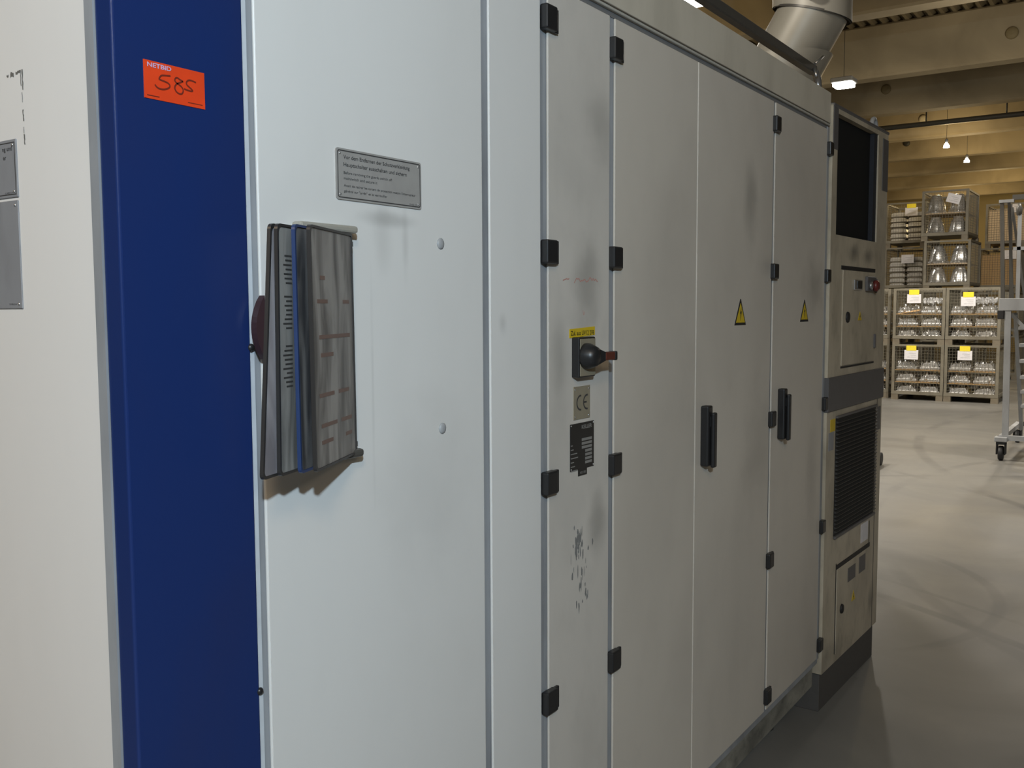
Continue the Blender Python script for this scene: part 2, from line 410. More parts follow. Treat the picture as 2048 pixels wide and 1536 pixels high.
# ================================================================== machine enclosure
ma = thing('machine_enclosure', 'white panelled machine enclosure with a blue corner column and gaps between panels', 'machine', (.74, D, 0))
MB_ = MB
obj('body', MB().box(.752, 1.764, D + .0065, 3.0, 0.03, 2.41).box(.7345, .752, D + .036, D + .0555, .12, 2.40), M['frame'], ma)
obj('corner_column', MB().box(.737, .947, D - .0005, D + .037, .10, 2.405, .0035, 3), M['blue'], ma, 'blue folded sheet metal corner column')
obj('side_panel', MB().box(.7375, .7515, D + .0565, 2.75, .12, 2.40, .003, 2), M['side'], ma)
obj('front_panel', MB().box(.968, 1.5335, D, D + .006, .14, 2.40, .0028, 3), M['white'], ma)
obj('post_panel', MB().box(1.557, 1.7455, D, D + .006, .14, 2.40, .0028, 3), M['white'], ma)
obj('edge_strip', MB().box(.9475, .9565, D + .0035, D + .0064, .12, 2.40), M['edge'], ma, 'pale bluish edge strip beside the blue column')
obj('base_channel', MB().box(.78, 1.764, D + .02, D + .0064 + .2, 0, .13, .004, 1), M['base'], ma)
for z in (1.701, 1.355): rivet('screw', 1.399, D, z, .0105, M['aluw'], ma, h=.004)
for z in (1.524, .998): rivet('bolt', .9475, D + .001, z, .006, M['black'], ma, h=.005)

# engraved warning plate on the front panel
def rrect(x0, x1, z0, z1, r, n=5):
    P = []
    for cx, cz, a in ((x1 - r, z1 - r, 0), (x0 + r, z1 - r, 90), (x0 + r, z0 + r, 180), (x1 - r, z0 + r, 270)):
        for k in range(n + 1):
            t = math.radians(a + 90 * k / n); P.append((cx + r * math.cos(t), cz + r * math.sin(t)))
    return P
def ring_frame(mb, outer, inner, y):
    a = [mb.bm.verts.new((p[0], y, p[1])) for p in outer]; b = [mb.bm.verts.new((p[0], y, p[1])) for p in inner]
    n = len(a)
    for i in range(n): mb.bm.faces.new([a[i], a[(i + 1) % n], b[(i + 1) % n], b[i]])
x0, x1, z0, z1 = 1.129, 1.343, 1.759, 1.842
pl = obj('warning_plate', MB().prism([(p[0], D - .0022, p[1]) for p in rrect(x0, x1, z0, z1, .005)], (0, .0022, 0)), M['plate'], ma, 'engraved grey metal warning plate in three languages')
mb = MB(); ring_frame(mb, rrect(x0 + .003, x1 - .003, z0 + .003, z1 - .003, .004), rrect(x0 + .0047, x1 - .0047, z0 + .0047, z1 - .0047, .003), D - .0026)
obj('border_line', mb, M['ink'], pl)
mb = MB(); yt = D - .0026
LN = [('Vor dem Entfernen der Schutzverkleidung', .0665, .0062, .165), ('Hauptschalter ausschalten und sichern', .0545, .0062, .157),
      ('Before removing the guards switch off', .042, .0043, .118), ('mainswitch and secure it', .033, .0043, .080),
      ('Avant de retirer les carters de protection mettre l\u2019interrupteur', .0215, .0041, .180), ('g\u00e9n\u00e9ral sur "arr\u00eat" et le verrouiller', .0125, .0041, .105)]
for s_, dz, hh, ww in LN: text_bm(mb, s_, (x0 + .017, yt, z0 + dz), hh, ww, bold=.012 if hh > .005 else .004)
text_bm(mb, '10 402 315', (x1 - .012, yt, z0 + .0055), .0028, .022, 'RIGHT')
obj('lettering', mb, M['ink'], pl)
for xx in (x0 + .0085, x1 - .0085):
    for zz in (z0 + .0085, z1 - .0085): rivet('rivet', xx, D - .0022, zz, .0022, M['alu'], pl, h=.0015)
# dirt line under the plate
# two plates and old glue lines on the side panel (it faces -X)
XS = .7375
def sideplate(name, y0, y1, z0, z1, mat, label):
    return obj(name, MB().box(XS - .002, XS, y0, y1, z0, z1, .0008, 1), mat, ma, label)
p1 = sideplate('warning_plate', 1.357, 1.57, 1.742, 1.824, M['gplate'], 'grey engraved plate on the side panel, upper one')
mb = MB(); text_bm(mb, 'ng und', (XS - .0024, 1.3675, 1.8085), .0062, .026, 'RIGHT', SIDE, bold=.012); text_bm(mb, 'er', (XS - .0024, 1.384, 1.7965), .0062, .008, 'RIGHT', SIDE, bold=.012)
text_bm(mb, '10 402 314', (XS - .0024, 1.369, 1.7475), .0028, .022, 'RIGHT', SIDE)
mb.box(XS - .0024, XS - .002, 1.3605, 1.3618, 1.746, 1.820).box(XS - .0024, XS - .002, 1.3618, 1.566, 1.8188, 1.820).box(XS - .0024, XS - .002, 1.3618, 1.566, 1.746, 1.7472)
obj('lettering', mb, M['ink'], p1)
rivet('rivet', XS - .002, 1.366, 1.7505, .0022, M['alu'], p1, 'x', .0015); rivet('rivet', XS - .002, 1.366, 1.816, .0022, M['alu'], p1, 'x', .0015)
p2 = sideplate('type_plate', 1.3585, 1.57, 1.583, 1.738, M['gplate'], 'scratched grey plate on the side panel, lower one')
mb = MB(); text_bm(mb, '10 402 316', (XS - .0024, 1.373, 1.5885), .0026, .020, 'RIGHT', SIDE)
obj('lettering', mb, M['ink'], p2)
rivet('rivet', XS - .002, 1.367, 1.590, .0022, M['alu'], p2, 'x', .0015); rivet('rivet', XS - .002, 1.366, 1.731, .0022, M['alu'], p2, 'x', .0015)
mb = MB(); rnd = random.Random(3)
for a, b, c, d in ((1.333, 1.3365, 1.889, 1.917), (1.338, 1.340, 1.895, 1.917), (1.340, 1.352, 1.912, 1.9165), (1.357, 1.366, 1.909, 1.9165), (1.371, 1.376, 1.911, 1.9145),
                   (1.3365, 1.338, 1.872, 1.886), (1.335, 1.3385, 1.846, 1.862), (1.336, 1.3375, 1.829, 1.838), (1.3345, 1.338, 1.8135, 1.828)):
    n = 7; top = []; bot = []
    for k in range(n):
        u = k / (n - 1)
        if d - c > b - a:
            zz = c + (d - c) * u; w = (b - a) / 2 * (.5 + .5 * rnd.random()); m_ = (a + b) / 2 + (rnd.random() - .5) * (b - a) * .4
            top.append((XS - .0004, m_ - w, zz)); bot.append((XS - .0004, m_ + w, zz))
        else:
            yy = a + (b - a) * u; w = (d - c) / 2 * (.5 + .5 * rnd.random()); m_ = (c + d) / 2 + (rnd.random() - .5) * (d - c) * .4
            top.append((XS - .0004, yy, m_ + w)); bot.append((XS - .0004, yy, m_ - w))
    va = [mb.bm.verts.new(p) for p in top]; vb = [mb.bm.verts.new(p) for p in bot]
    for k in range(n - 1): mb.bm.faces.new([va[k], va[k + 1], vb[k + 1], vb[k]])
gr = obj('glue_residue', mb, M['residue'], ma, 'dark remains of a removed label'); gr['kind'] = 'stuff'

# orange lot sticker on the blue column
tz = lambda u, v: (.7805 + u * .096, 1.859 + v * .0495)
st = thing('lot_sticker', 'orange lot sticker with the handwritten number 585 on the blue column', 'sticker', (.83, D, 1.859))
obj('label_sheet', MB().box(.7805, .8765, D - .0014, D - .0006, 1.859, 1.9085), M['orange'], st)
mb = MB(); text_bm(mb, 'NETBID', (*tz(.055, .80)[:1], D - .0018, tz(0, .835)[1]), .0057, .037, bold=.02)
obj('print', mb, M['pale_ink'], st, 'pale violet print')
mb = MB()
def un(px, py):
    u = (px - 268) / 1375; top = 210 + 290 * u; hgt = 840 - 30 * u
    return (u * .096, (1 - (py - top) / hgt) * .0495)
for Pp in ([(850, 572), (740, 566), (650, 560), (610, 600), (588, 650), (650, 672), (730, 700), (800, 735), (835, 785), (820, 830), (760, 860), (690, 872), (600, 862), (530, 820), (500, 765)],
           [(1135, 690), (1060, 650), (1000, 600), (955, 620), (940, 670), (975, 720), (1040, 760), (1110, 820), (1135, 890), (1110, 960), (1050, 970), (980, 930), (938, 860), (940, 800), (975, 750), (1050, 715), (1135, 690)],
           [(1435, 710), (1360, 675), (1290, 655), (1240, 665), (1205, 710), (1215, 760), (1270, 810), (1340, 870), (1355, 900), (1310, 905), (1230, 880), (1150, 850)]):
    stroke(mb, [un(*q) for q in Pp], .0021, (.7805, D - .0019, 1.859))
obj('handwriting', mb, M['marker'], st, 'brown handwritten number')
obj('small_print', MB().box(.7845, .803, D - .0018, D - .0014, 1.8625, 1.8637), M['marker'], st); obj('small_print', MB().box(.848, .872, D - .0018, D - .0014, 1.8635, 1.8645), M['marker'], st)

# ------------------------------------------------------------------ document holder with four swinging panels
dh = thing('document_holder', 'wall holder with four swung document panels on the white front panel', 'document holder', (1.13, D, 1.34))
mb = MB().box(1.03, 1.156, D - .024, D - .002, 1.7035, 1.7155, .004, 2)
obj('bracket', mb, M['galv'], dh, 'grey metal upper bracket')
mb = MB().box(1.06, 1.160, D - .026, D - .002, 1.335, 1.349, .005, 2)
obj('bracket', mb, M['dkalu'], dh, 'dark lower bracket')
obj('back_rail', MB().box(1.05, 1.10, D - .006, D, 1.335, 1.716, .001, 1), M['alu'], dh)
PAN = [((1.140, 1.099), (.969, 1.017), .02, 'pframe', 'sl1'), ((1.128, 1.100), (.953, 1.031), .011, 'bframe', 'sl2'),
       ((1.108, 1.102), (.931, 1.042), -.022, 'pframe', 'sl3'), ((1.095, 1.106), (.926, 1.050), -.105, 'pframe', 'sl4')]
for k, (pv, ou, lean, fr, sl) in enumerate(PAN):
    a = Vector((pv[0], pv[1], 0)); b = Vector((ou[0], ou[1], 0)); L = (b - a).length
    ux = (b - a).normalized(); uy = Vector((0, 0, 1)).cross(ux)
    T = Matrix.Identity(4)
    for i in range(3): T[i][0] = ux[i]; T[i][1] = uy[i]; T[i][2] = (0, 0, 1)[i]
    T.translation = (a.x, a.y, 1.341)
    T = T @ Matrix(((1, 0, lean, -lean * .36), (0, 1, 0, 0), (0, 0, 1, 0), (0, 0, 0, 1)))
    H = .361
    # rounded wire frame
    def rr(i, n=4):
        P = []
        for cx, cz, a0 in ((L - .008 - i, H - .008 - i, 0), (.004 + i, H - .004 - i, 90), (.004 + i, .004 + i, 180), (L - .008 - i, .008 + i, 270)):
            r_ = .008 if cx > L / 2 else .004
            for q in range(n + 1):
                t = math.radians(a0 + 90 * q / n); P.append((cx + r_ * math.cos(t), cz + r_ * math.sin(t)))
        return P
    mb = MB(); n = len(rr(0)); w = .0028; R_ = []
    for (ins, yy) in ((0, -w), (0, w), (.0038, w), (.0038, -w)):
        R_.append([mb.bm.verts.new(T @ Vector((p[0], yy, p[1]))) for p in rr(ins)])
    for j in range(4):
        for i in range(n): mb.bm.faces.new([R_[j][i], R_[j][(i + 1) % n], R_[(j + 1) % 4][(i + 1) % n], R_[(j + 1) % 4][i]])
    for z in (.012, H - .02):
        mb.box(-.006, .004, -.002, .002, z, z + .008, 0, 2, T)
    lab = ['black-framed document panel, nearest to the lens', 'blue-framed document panel', 'black-framed panel left of the blue one', 'black-framed panel hanging askew, farthest left'][k]
    fo = obj('display_panel', mb, M[fr], dh, lab)
    obj('sheet', MB().box(.003, L - .004, -.0011, .0011, .004, H - .004, 0, 2, T), M[sl], fo)
    # faded rows of print on the sheet (on the face that looks towards -Y)
    sgn = 1 if (T.to_3x3() @ Vector((0, 1, 0))).y < 0 else -1
    yy = .0014 * sgn
    mb = MB()
    if k == 0:
        for zc, segs in ((.248, ((.12, .165), (.02, .05))), (.195, ((.02, .16),)), (.168, ((.10, .155),)), (.108, ((.10, .165), (.03, .08))), (.062, ((.09, .16), (.02, .07))), (.037, ((.02, .05), (.11, .16))), (.283, ((.13, .15),))):
            for s0, s1 in segs:
                obj('printed_row', MB().box(s0, s1, yy - .0001, yy + .0001, zc, zc + .006, 0, 2, T), M['rust'], fo)
    elif k == 2:
        z = .315
        while z > .12:
            if not (.26 < z < .275 or .19 < z < .205): obj('printed_row', MB().box(.145, .145 + .028 * (.6 + .4 * random.random()), yy - .0001, yy + .0001, z, z + .0025, 0, 2, T), M['ink'], fo)
            z -= .0065
# dark tab behind the farthest panel
mb = MB(); P = []
for q in range(13):
    t = q / 12; P.append((.957 - .017 * math.sin(PI * t) ** .8, 1.506 + .095 * t))
mb.prism([(p[0], D - .022, p[1]) for p in P], (.0, .012, 0)).box(.957, 1.10, D - .020, D - .014, 1.53, 1.56)
obj('grip_tab', mb, M['maroon'], dh, 'dark maroon tab sticking out behind the panels')

# ================================================================== control cabinet
cc = thing('control_cabinet', 'long white control cabinet with hinged doors between the enclosure and the cooling unit', 'cabinet', (2.8, D, 0))
obj('body', MB().box(1.7645, 3.852, D + .0065, 3.0, .12, 2.405), M['frame'], cc)
ZD0, ZD1 = .147, 2.274
obj('groove', MB().box(1.7645, 3.845, D + .0045, D + .0066, 2.2745, 2.30), M['groove'], cc)
obj('fascia', MB().box(1.7645, 3.853, D - .002, D + .006, 2.300, 2.417, .002, 2), M['fascia'], cc)
obj('rain_strip', MB().box(1.7645, 3.845, D - .004, D + .0066, 2.2875, 2.2945, .0015, 1), M['strip'], cc, 'thin pale drip strip above the doors')
obj('base_channel', MB().box(1.7645, 3.84, D + .021, D + .2, .02, .118, .004, 1).box(1.7645, 3.84, D + .012, D + .2, .118, .138, .003, 1), M['base'], cc, 'dirty steel base channel')
def hinge(x, z, parent, flip=False):
    """black plastic hinge: a raised knuckle block over the gap and a thinner leaf on the door"""
    mb = MB().box(x - .016, x + .028, D - .016, D + .004, z - .026, z + .026, .004, 3)
    mb.box(x + .022, x + .044, D - .008, D, z - .026, z + .025, .002, 2)
    return obj('hinge', mb, M['black'], parent)
def door(name, x0, x1, hx, rows, mat, label=None):
    d = obj(name, MB().box(x0, x1, D, D + .006, ZD0, ZD1, .0028, 3), mat, cc, label)
    for z in rows: hinge(hx, z, d)
    return d
ROWS = (2.199, 1.703, 1.194, .694, .203)
nd = door('narrow_door', 1.775, 2.0535, 1.764, ROWS, M['narrow'], 'narrow door with the main switch and plates')
d2 = door('door_leaf', 2.079, 2.573, 2.0665, ROWS, M['door'])
d3 = door('door_leaf', 2.5765, 3.2075, 3.2165, (), M['door'])
d4 = door('door_leaf', 3.2255, 3.822, 3.2165, (), M['door'])
for z in ROWS: hinge(3.2125, z, d3); hinge(3.834, z, d4)
obj('end_profile', MB().box(3.825, 3.853, D + .001, D + .0066, .14, 2.285, .002, 1), M['frame'], cc, 'grey-blue end profile')
# door handles: a body with a swung-out lever
def handle(x, z):
    h = obj('handle', MB().box(x, x + .034, D - .026, D, z - .088, z + .092, .005, 3), M['black'], cc, 'black swing handle')
    mb = MB().box(x + .012, x + .036, D - .040, D - .027, z - .092, z + .072, .005, 3).box(x + .014, x + .032, D - .028, D - .025, z + .03, z + .06)
    obj('lever', mb, M['black'], h)
handle(2.613, 1.200); handle(3.290, 1.202)
# electrical warning triangles
def triangle(cx, z0, z1, w, y, parent, basis=None):
    t = obj('warning_sign', MB().prism([(cx - w / 2, y - .001, z0), (cx + w / 2, y - .001, z0), (cx + .002, y - .001, z1), (cx - .002, y - .001, z1)], (0, .001, 0)), M['ink2'], parent, 'black-edged yellow warning triangle', local=basis)
    a = .014
    o = obj('yellow_field', MB().prism([(cx - w / 2 + .011, y - .0016, z0 + .008), (cx + w / 2 - .011, y - .0016, z0 + .008), (cx, y - .0016, z1 - .013)], (0, .0005, 0)), M['yellow'], t, local=basis)
    mb = MB().prism([(cx + .004, y - .0022, z1 - .026), (cx - .007, y - .0022, z0 + .036), (cx - .001, y - .0022, z0 + .037), (cx - .004, y - .0022, z0 + .013), (cx + .008, y - .0022, z0 + .044), (cx + .002, y - .0022, z0 + .043)], (0, .0004, 0))
    obj('bolt_symbol', mb, M['ink2'], t, local=basis)
    return t
triangle(2.921, 1.524, 1.607, .098, D, cc)
triangle(3.573, 1.526, 1.608, .098, D, cc)
# yellow label above the switch
yl = obj('yellow_label', MB().prism([(1.864, D - .001, 1.512), (1.981, D - .001, 1.517), (1.981, D - .001, 1.537), (1.864, D - .001, 1.5325)], (0, .001, 0)), M['yellow'], cc, 'yellow label strip with black lettering')
mb = MB(); text_bm(mb, 'Zul. aus UV12 2F8', (1.869, D - .0014, 1.518), .0105, .107, bold=.015)
obj('lettering', mb, M['ink2'], yl)
# main switch
sw = obj('main_switch', MB().box(1.874, 1.949, D - .021, D, 1.421, 1.514, .003, 2), M['black'], cc, 'black rotary main switch')
obj('face_plate', MB().box(1.8765, 1.9465, D - .0222, D - .021, 1.4245, 1.510, .0005, 1), M['bronze'], sw, 'metal face plate')
kx, kz = 1.901, 1.470
m = Matrix.Translation((kx, D - .0222, kz)) @ Matrix.Rotation(PI / 2, 4, 'X')
obj('knob', MB().lathe([(.030, 0), (.030, .008), (.0285, .014), (.025, .022), (.021, .030), (.012, .034), (.004, .035)], 32, m), M['black'], sw)
mb = MB().prism([(kx + .006, D - .052, kz - .020), (kx + .034, D - .058, kz - .010), (kx + .034, D - .058, kz + .008), (kx + .006, D - .052, kz + .018)], (0, .02, 0))
obj('pointer_neck', mb, M['black'], sw)
obj('lever', MB().box(kx + .031, kx + .078, D - .0585, D - .041, kz - .0105, kz + .0085, .002, 2), M['lever'], sw, 'dark red lever pointing right')
obj('lever_tip', MB().box(kx + .074, kx + .086, D - .060, D - .040, kz - .012, kz + .0095, .003, 2), M['black'], sw)
# conformity plate
ce = obj('conformity_plate', MB().box(1.8815, 1.958, D - .0015, D, 1.3215, 1.399, .0006, 1), M['bronze'], cc, 'small bronze plate with CE mark')
mb = MB()
def arc(cx, cz, r, a0, a1, wd):
    stroke(mb, [(cx + r * math.cos(math.radians(a0 + (a1 - a0) * k / 16)), cz + r * math.sin(math.radians(a0 + (a1 - a0) * k / 16))) for k in range(17)], wd, (0, D - .0019, 0), FRONT, False)
arc(1.9125, 1.3605, .0165, 80, 280, .0042); arc(1.943, 1.3605, .0165, 80, 280, .0042)
stroke(mb, [(1.928, 1.3605), (1.941, 1.3605)], .0042, (0, D - .0019, 0), FRONT, False)
obj('lettering', mb, M['ink'], ce)
for xx in (1.8885, 1.951):
    for zz in (1.3285, 1.392): rivet('rivet', xx, D - .0015, zz, .0025, M['alu'], ce, h=.0015)
# black nameplate
npl = obj('nameplate', MB().box(1.8665, 1.977, D - .0015, D, 1.203, 1.313, .0006, 1).box(1.9035, 1.9435, D - .0015, D, 1.188, 1.2035), M['plnp'], cc, 'black nameplate with blank grey fields')
mb = MB()
text_bm(mb, 'KELLER', (1.966, D - .0019, 1.2985), .0085, .048, 'RIGHT', bold=.03)
text_bm(mb, '402 100', (1.937, D - .0019, 1.1925), .0055, .027, 'RIGHT', bold=.02)
zz = 1.262
for k, w in enumerate((.008, .012, .028, .032, .014, .018, .030)):
    mb.box(1.869, 1.869 + w, D - .0019, D - .0015, zz - .0088 * k * 1.12, zz + .0022 - .0088 * k * 1.12)
obj('lettering', mb, M['field'], npl)
for k in range(7):
    xa = 1.919 if k < 3 else 1.935
    obj('blank_field', MB().box(xa, 1.966, D - .0019, D - .0015, 1.2695 - .0092 * k, 1.2757 - .0092 * k), M['field'], npl)
for xx in (1.871, 1.973):
    for zz2 in (1.2075, 1.309): rivet('rivet', xx, D - .0015, zz2, .0022, M['alu'], npl, h=.0015)
# faded red marker writing, scuffs
mb = MB(); rr_ = random.Random(5); xx = 1.836
pts = []
while xx < 2.0:
    if not 1.868 < xx < 1.885: pts.append((xx, 1.641 + (xx - 1.836) * .05 + rr_.uniform(-.006, .006)))
    elif pts:
        stroke(mb, pts, .0026, (0, D - .0004, 0)); pts = []
    xx += .0055
stroke(mb, pts, .0026, (0, D - .0004, 0))
stroke(mb, [(1.925, 1.575), (1.929, 1.562), (1.934, 1.572)], .0016, (0, D - .0004, 0))
w = obj('marker_writing', mb, M['faded_red'], cc, 'faded red marker scribble'); w['kind'] = 'stuff'
mb = MB()
for k in range(60):
    cx = rr_.gauss(1.915, .024); cz = rr_.uniform(.86, 1.07)
    if k < 22: cx = rr_.gauss(1.908, .010); cz = rr_.gauss(1.03, .012)
    l = rr_.uniform(.004, .018); w_ = rr_.uniform(.001, .0045); n = 7
    ring = []
    for q in range(n):
        t = 2 * PI * q / n; ring.append((cx + w_ * math.cos(t) * rr_.uniform(.6, 1.2), D - .0004 - k * 1e-6, cz + l * math.sin(t) * rr_.uniform(.6, 1.2)))
    mb.bm.faces.new([mb.bm.verts.new(p) for p in ring])
sc = obj('scuff_mark', mb, M['scuff'], cc, 'grey scuffs low on the narrow door'); sc['kind'] = 'stuff'

# square tube above the cabinet roof with its end clamp
tb = thing('roof_tube', 'dark square tube with a clamp above the cabinet roof', 'tube', (3.0, 1.3, 2.41))
obj('tube', MB().box(1.2, 4.20, 1.28, 1.315, 2.578, 2.615, .004, 1), M['dkalu'], tb)
mb = MB().tube([(4.20, 1.2975, 2.597), (4.235, 1.2975, 2.59), (4.262, 1.2975, 2.57), (4.27, 1.2975, 2.54), (4.255, 1.2975, 2.51)], .017, 10)
mb.tube([(4.255, 1.2975, 2.51), (4.23, 1.2975, 2.50), (4.20, 1.2975, 2.505)], .014, 8)
obj('clamp', mb, M['alu'], tb, 'grey metal hose clamp')
obj('wing_screw', MB().tube([(4.18, 1.285, 2.62), (4.24, 1.27, 2.66)], .006, 8).tube([(4.14, 1.275, 2.59), (4.13, 1.262, 2.55)], .008, 8), M['alu'], tb)
obj('stand', MB().tube([(4.2, 1.2975, 2.404), (4.2, 1.2975, 2.51)], .016, 10), M['dkalu'], tb)
obj('stand', MB().tube([(1.6, 1.2975, 2.409), (1.6, 1.2975, 2.58)], .016, 10), M['dkalu'], tb)

# exhaust duct: vertical pipe, mitred elbow, leaning lower section with a collar
J = Vector((6.42, 2.0, 3.49)); Bt = Vector((6.42, 2.66, 2.40)); R = .252
du = thing('exhaust_duct', 'thick grey exhaust duct bending down onto the machine roof', 'duct', (Bt.x, Bt.y, Bt.z))
def section(p0, p1, r, n=40, mitre0=None, mitre1=None):
    mb = MB(); t = (p1 - p0).normalized(); a = t.cross(Vector((0, 1, 0))).normalized(); b = Vector((0, 1, 0))
    def ringat(p, nrm):
        ring = []
        for k in range(n):
            off = (a * math.cos(2 * PI * k / n) + b * math.sin(2 * PI * k / n)) * r
            q = p + off
            if nrm is not None: q = q - t * ((q - p).dot(nrm) / t.dot(nrm))
            ring.append(mb.bm.verts.new(q))
        return ring
    r0 = ringat(p0, mitre0); r1 = ringat(p1, mitre1)
    for k in range(n):
        f = mb.bm.faces.new([r0[k], r0[(k + 1) % n], r1[(k + 1) % n], r1[k]]); f.smooth = True
    return mb
t1 = (J - Bt).normalized(); t2 = Vector((0, 0, 1)); nm = (t1 + t2).normalized()
obj('leaning_section', section(Bt, J, R, mitre1=nm), M['galv'], du)
obj('upright_section', section(J, Vector((J.x, J.y, 6.01)), R, mitre0=nm), M['galv'], du)
mb = section(J - t1 * .007, J + t2 * .007, R + .007, mitre0=nm, mitre1=nm); obj('seam_ring', mb, M['dkalu'], du, 'dark seam ring')
obj('collar', section(Bt - t1 * .02, J - t1 * .30, R + .035), M['galv'], du, 'wide collar at the foot of the duct')
# roof box the duct stands on (behind the fascia)
obj('inlet_box', MB().box(5.9, 6.9, 2.3, 3.4, 0.02, 2.40, .01, 1), M['fascia'], du)
obj('damper_knob', MB().tube([(J.x - .235, 1.93, 3.56), (J.x - .33, 1.90, 3.57)], .045, 12), M['black'], du)
obj('inspection_lug', MB().box(J.x + .19, J.x + .27, 1.98, 2.06, 3.30, 3.37, .01, 1), M['pipe'], du)

# the enclosure and the cabinet stand on low feet above the floor
for o in bpy.data.objects:
    if o.parent is None and o.name.split('.')[0] in ('machine_enclosure', 'control_cabinet', 'lot_sticker', 'document_holder', 'roof_tube'):
        o.location.z += LIFT
for root, xs in ((ma, (.95, 1.6)), (cc, (2.0, 2.8, 3.6))):
    for x in xs: obj('machine_foot', MB().lathe([(.06, 0), (.06, .02), (.025, .03), (.025, LIFT + .03)], 16, Matrix.Translation((x, D + .16, 0))), M['skirt'], root)
# ================================================================== cooling unit at the end
ANG = math.radians(-1.5)
cu = thing('cooling_unit', 'tall beige cooling unit with a dark window and louvred grille at the cabinet end', 'cooling unit', (4.36, 1.03, 0), ANG)
UL, UR = -.715, .048
# body is built round the window recess so that the recess is real
W0, W1, Wz0, Wz1 = -.655, -.10, 1.855, 2.306
mb = MB()
mb.box(UL, UR, .0, .9, .155, 1.18)
mb.box(UL, UR, .0, .9, 1.312, Wz0)
mb.box(UL, W0, .0, .9, Wz0, Wz1); mb.box(W1, UR, .0, .9, Wz0, Wz1); mb.box(UL, UR, .0, .9, Wz1, 2.333)
obj('body', mb, M['beige'], cu, local=True)
obj('grey_band', MB().box(UL - .004, UR + .004, -.006, .9, 1.18, 1.312, .002, 1), M['band'], cu, 'dark grey band round the unit', local=True)
obj('skirt', MB().box(UL + .01, UR - .01, .012, .9, 0, .155, .002, 1), M['skirt'], cu, 'dark plinth', local=True)
wn = obj('window_mesh', MB().box(W0, W1, .024, .03, Wz0, Wz1), M['mesh'], cu, 'dark mesh window', local=True)
obj('window_jamb', MB().box(W1 - .045, W1, .006, .024, Wz0, Wz1), simple('dark_blue_jamb', (.022, .024, .030), .6, 0, .2), wn, local=True)
obj('corner_plate', MB().box(UL + .002, W0 - .004, -.003, 0, 2.17, 2.325, .001, 1), M['band'], cu, 'grey plate at the upper corner', local=True)
obj('corner_plate', MB().box(W1 + .06, UR - .004, -.003, 0, 2.08, 2.30, .001, 1), M['band'], cu, 'grey plate at the upper corner', local=True)
obj('lifting_eye', MB().tube([(-.075 + .035 * math.cos(t * PI / 8), .03, 2.335 + .045 * math.sin(t * PI / 8)) for t in range(0, 9)], .010, 8), M['aluw'], cu, 'pale lifting eye', local=True)
obj('top_lip', MB().box(UL, UR, -.004, .02, 2.325, 2.337, .002, 1), M['band'], cu, local=True)
# upper service door
ud = obj('service_door', MB().box(-.562, -.118, -.004, 0, 1.350, 1.724, .001, 1), M['beige'], cu, 'upper service door', local=True)
obj('slot', MB().box(-.580, -.112, -.002, 0, 1.726, 1.741), M['ink2'], ud, local=True)
obj('seam_line', MB().box(-.562, -.10, -.0015, 0, 1.340, 1.347), M['ink2'], ud, local=True)
obj('display', MB().box(-.425, -.322, -.010, -.004, 1.648, 1.690, .002, 1), M['alu'], ud, local=True)
obj('display_glass', MB().box(-.395, -.335, -.0125, -.010, 1.655, 1.685), M['black'], ud, local=True)
obj('control_box', MB().box(-.268, -.142, -.016, -.004, 1.645, 1.706, .002, 1), M['band'], ud, local=True)
m = Matrix.Translation((-.175, -.016, 1.668)) @ Matrix.Rotation(PI / 2, 4, 'X')
obj('red_knob', MB().lathe([(.024, 0), (.024, .014), (.015, .02)], 18, m), M['red'], ud, local=True)
m = Matrix.Translation((-.235, -.016, 1.668)) @ Matrix.Rotation(PI / 2, 4, 'X')
obj('button', MB().lathe([(.016, 0), (.016, .008), (.010, .011)], 16, m), M['alu'], ud, local=True)
m = Matrix.Translation((-.500, -.004, 1.540)) @ Matrix.Rotation(PI / 2, 4, 'X')
obj('lock', MB().lathe([(.022, 0), (.020, .006), (.010, .008)], 18, m), M['ink2'], ud, local=True)
def small_triangle(cx, z0, z1):
    t = obj('warning_sign', MB().prism([(cx - .025, -.0055, z0), (cx + .025, -.0055, z0), (cx, -.0055, z1)], (0, .001, 0)), M['yellow'], cu, 'small yellow warning triangle', local=True)
    obj('bolt_symbol', MB().prism([(cx + .002, -.006, z1 - .012), (cx - .005, -.006, z0 + .014), (cx - .001, -.006, z0 + .014), (cx - .002, -.006, z0 + .005), (cx + .005, -.006, z0 + .018), (cx + .001, -.006, z0 + .018)], (0, .0004, 0)), M['ink2'], t, local=True)
small_triangle(-.333, 1.526, 1.562)
obj('door_hinge', MB().box(-.122, -.110, -.012, 0, 1.405, 1.465, .002, 1), M['band'], ud, local=True)
obj('door_hinge', MB().box(-.122, -.110, -.012, 0, 1.640, 1.700, .002, 1), M['band'], ud, local=True)
# louvred grille
G0, G1, Gz0, Gz1 = -.607, -.045, .680, 1.147
gl = obj('grille', MB().box(G0, G1, -.0015, 0, Gz0, Gz1), M['ink2'], cu, 'dark louvred grille', local=True)
z = Gz0 + .012; k = 0
while z < Gz1 - .01:
    obj('louvre', MB().prism([(G0 + .004, -.0015, z), (G0 + .004, -.012, z + .003), (G0 + .004, -.012, z + .0055), (G0 + .004, -.0015, z + .011)], (G1 - G0 - .008, 0, 0)), M['slat'], gl, local=True)
    z += .0155
for kz in (0, 1):
    obj('grille_rail', MB().box(G0, G1, -.010, 0, (Gz0 - .012, Gz1)[kz], (Gz0, Gz1 + .010)[kz], .002, 1), M['band'], gl, local=True)
obj('yellow_sticker', MB().box(-.672, -.612, -.001, 0, 1.100, 1.148), M['yellow'], cu, 'small yellow sticker', local=True)
obj('grey_plate', MB().box(-.690, -.628, -.001, 0, 1.028, 1.098), M['gplate'], cu, 'small grey plate', local=True)
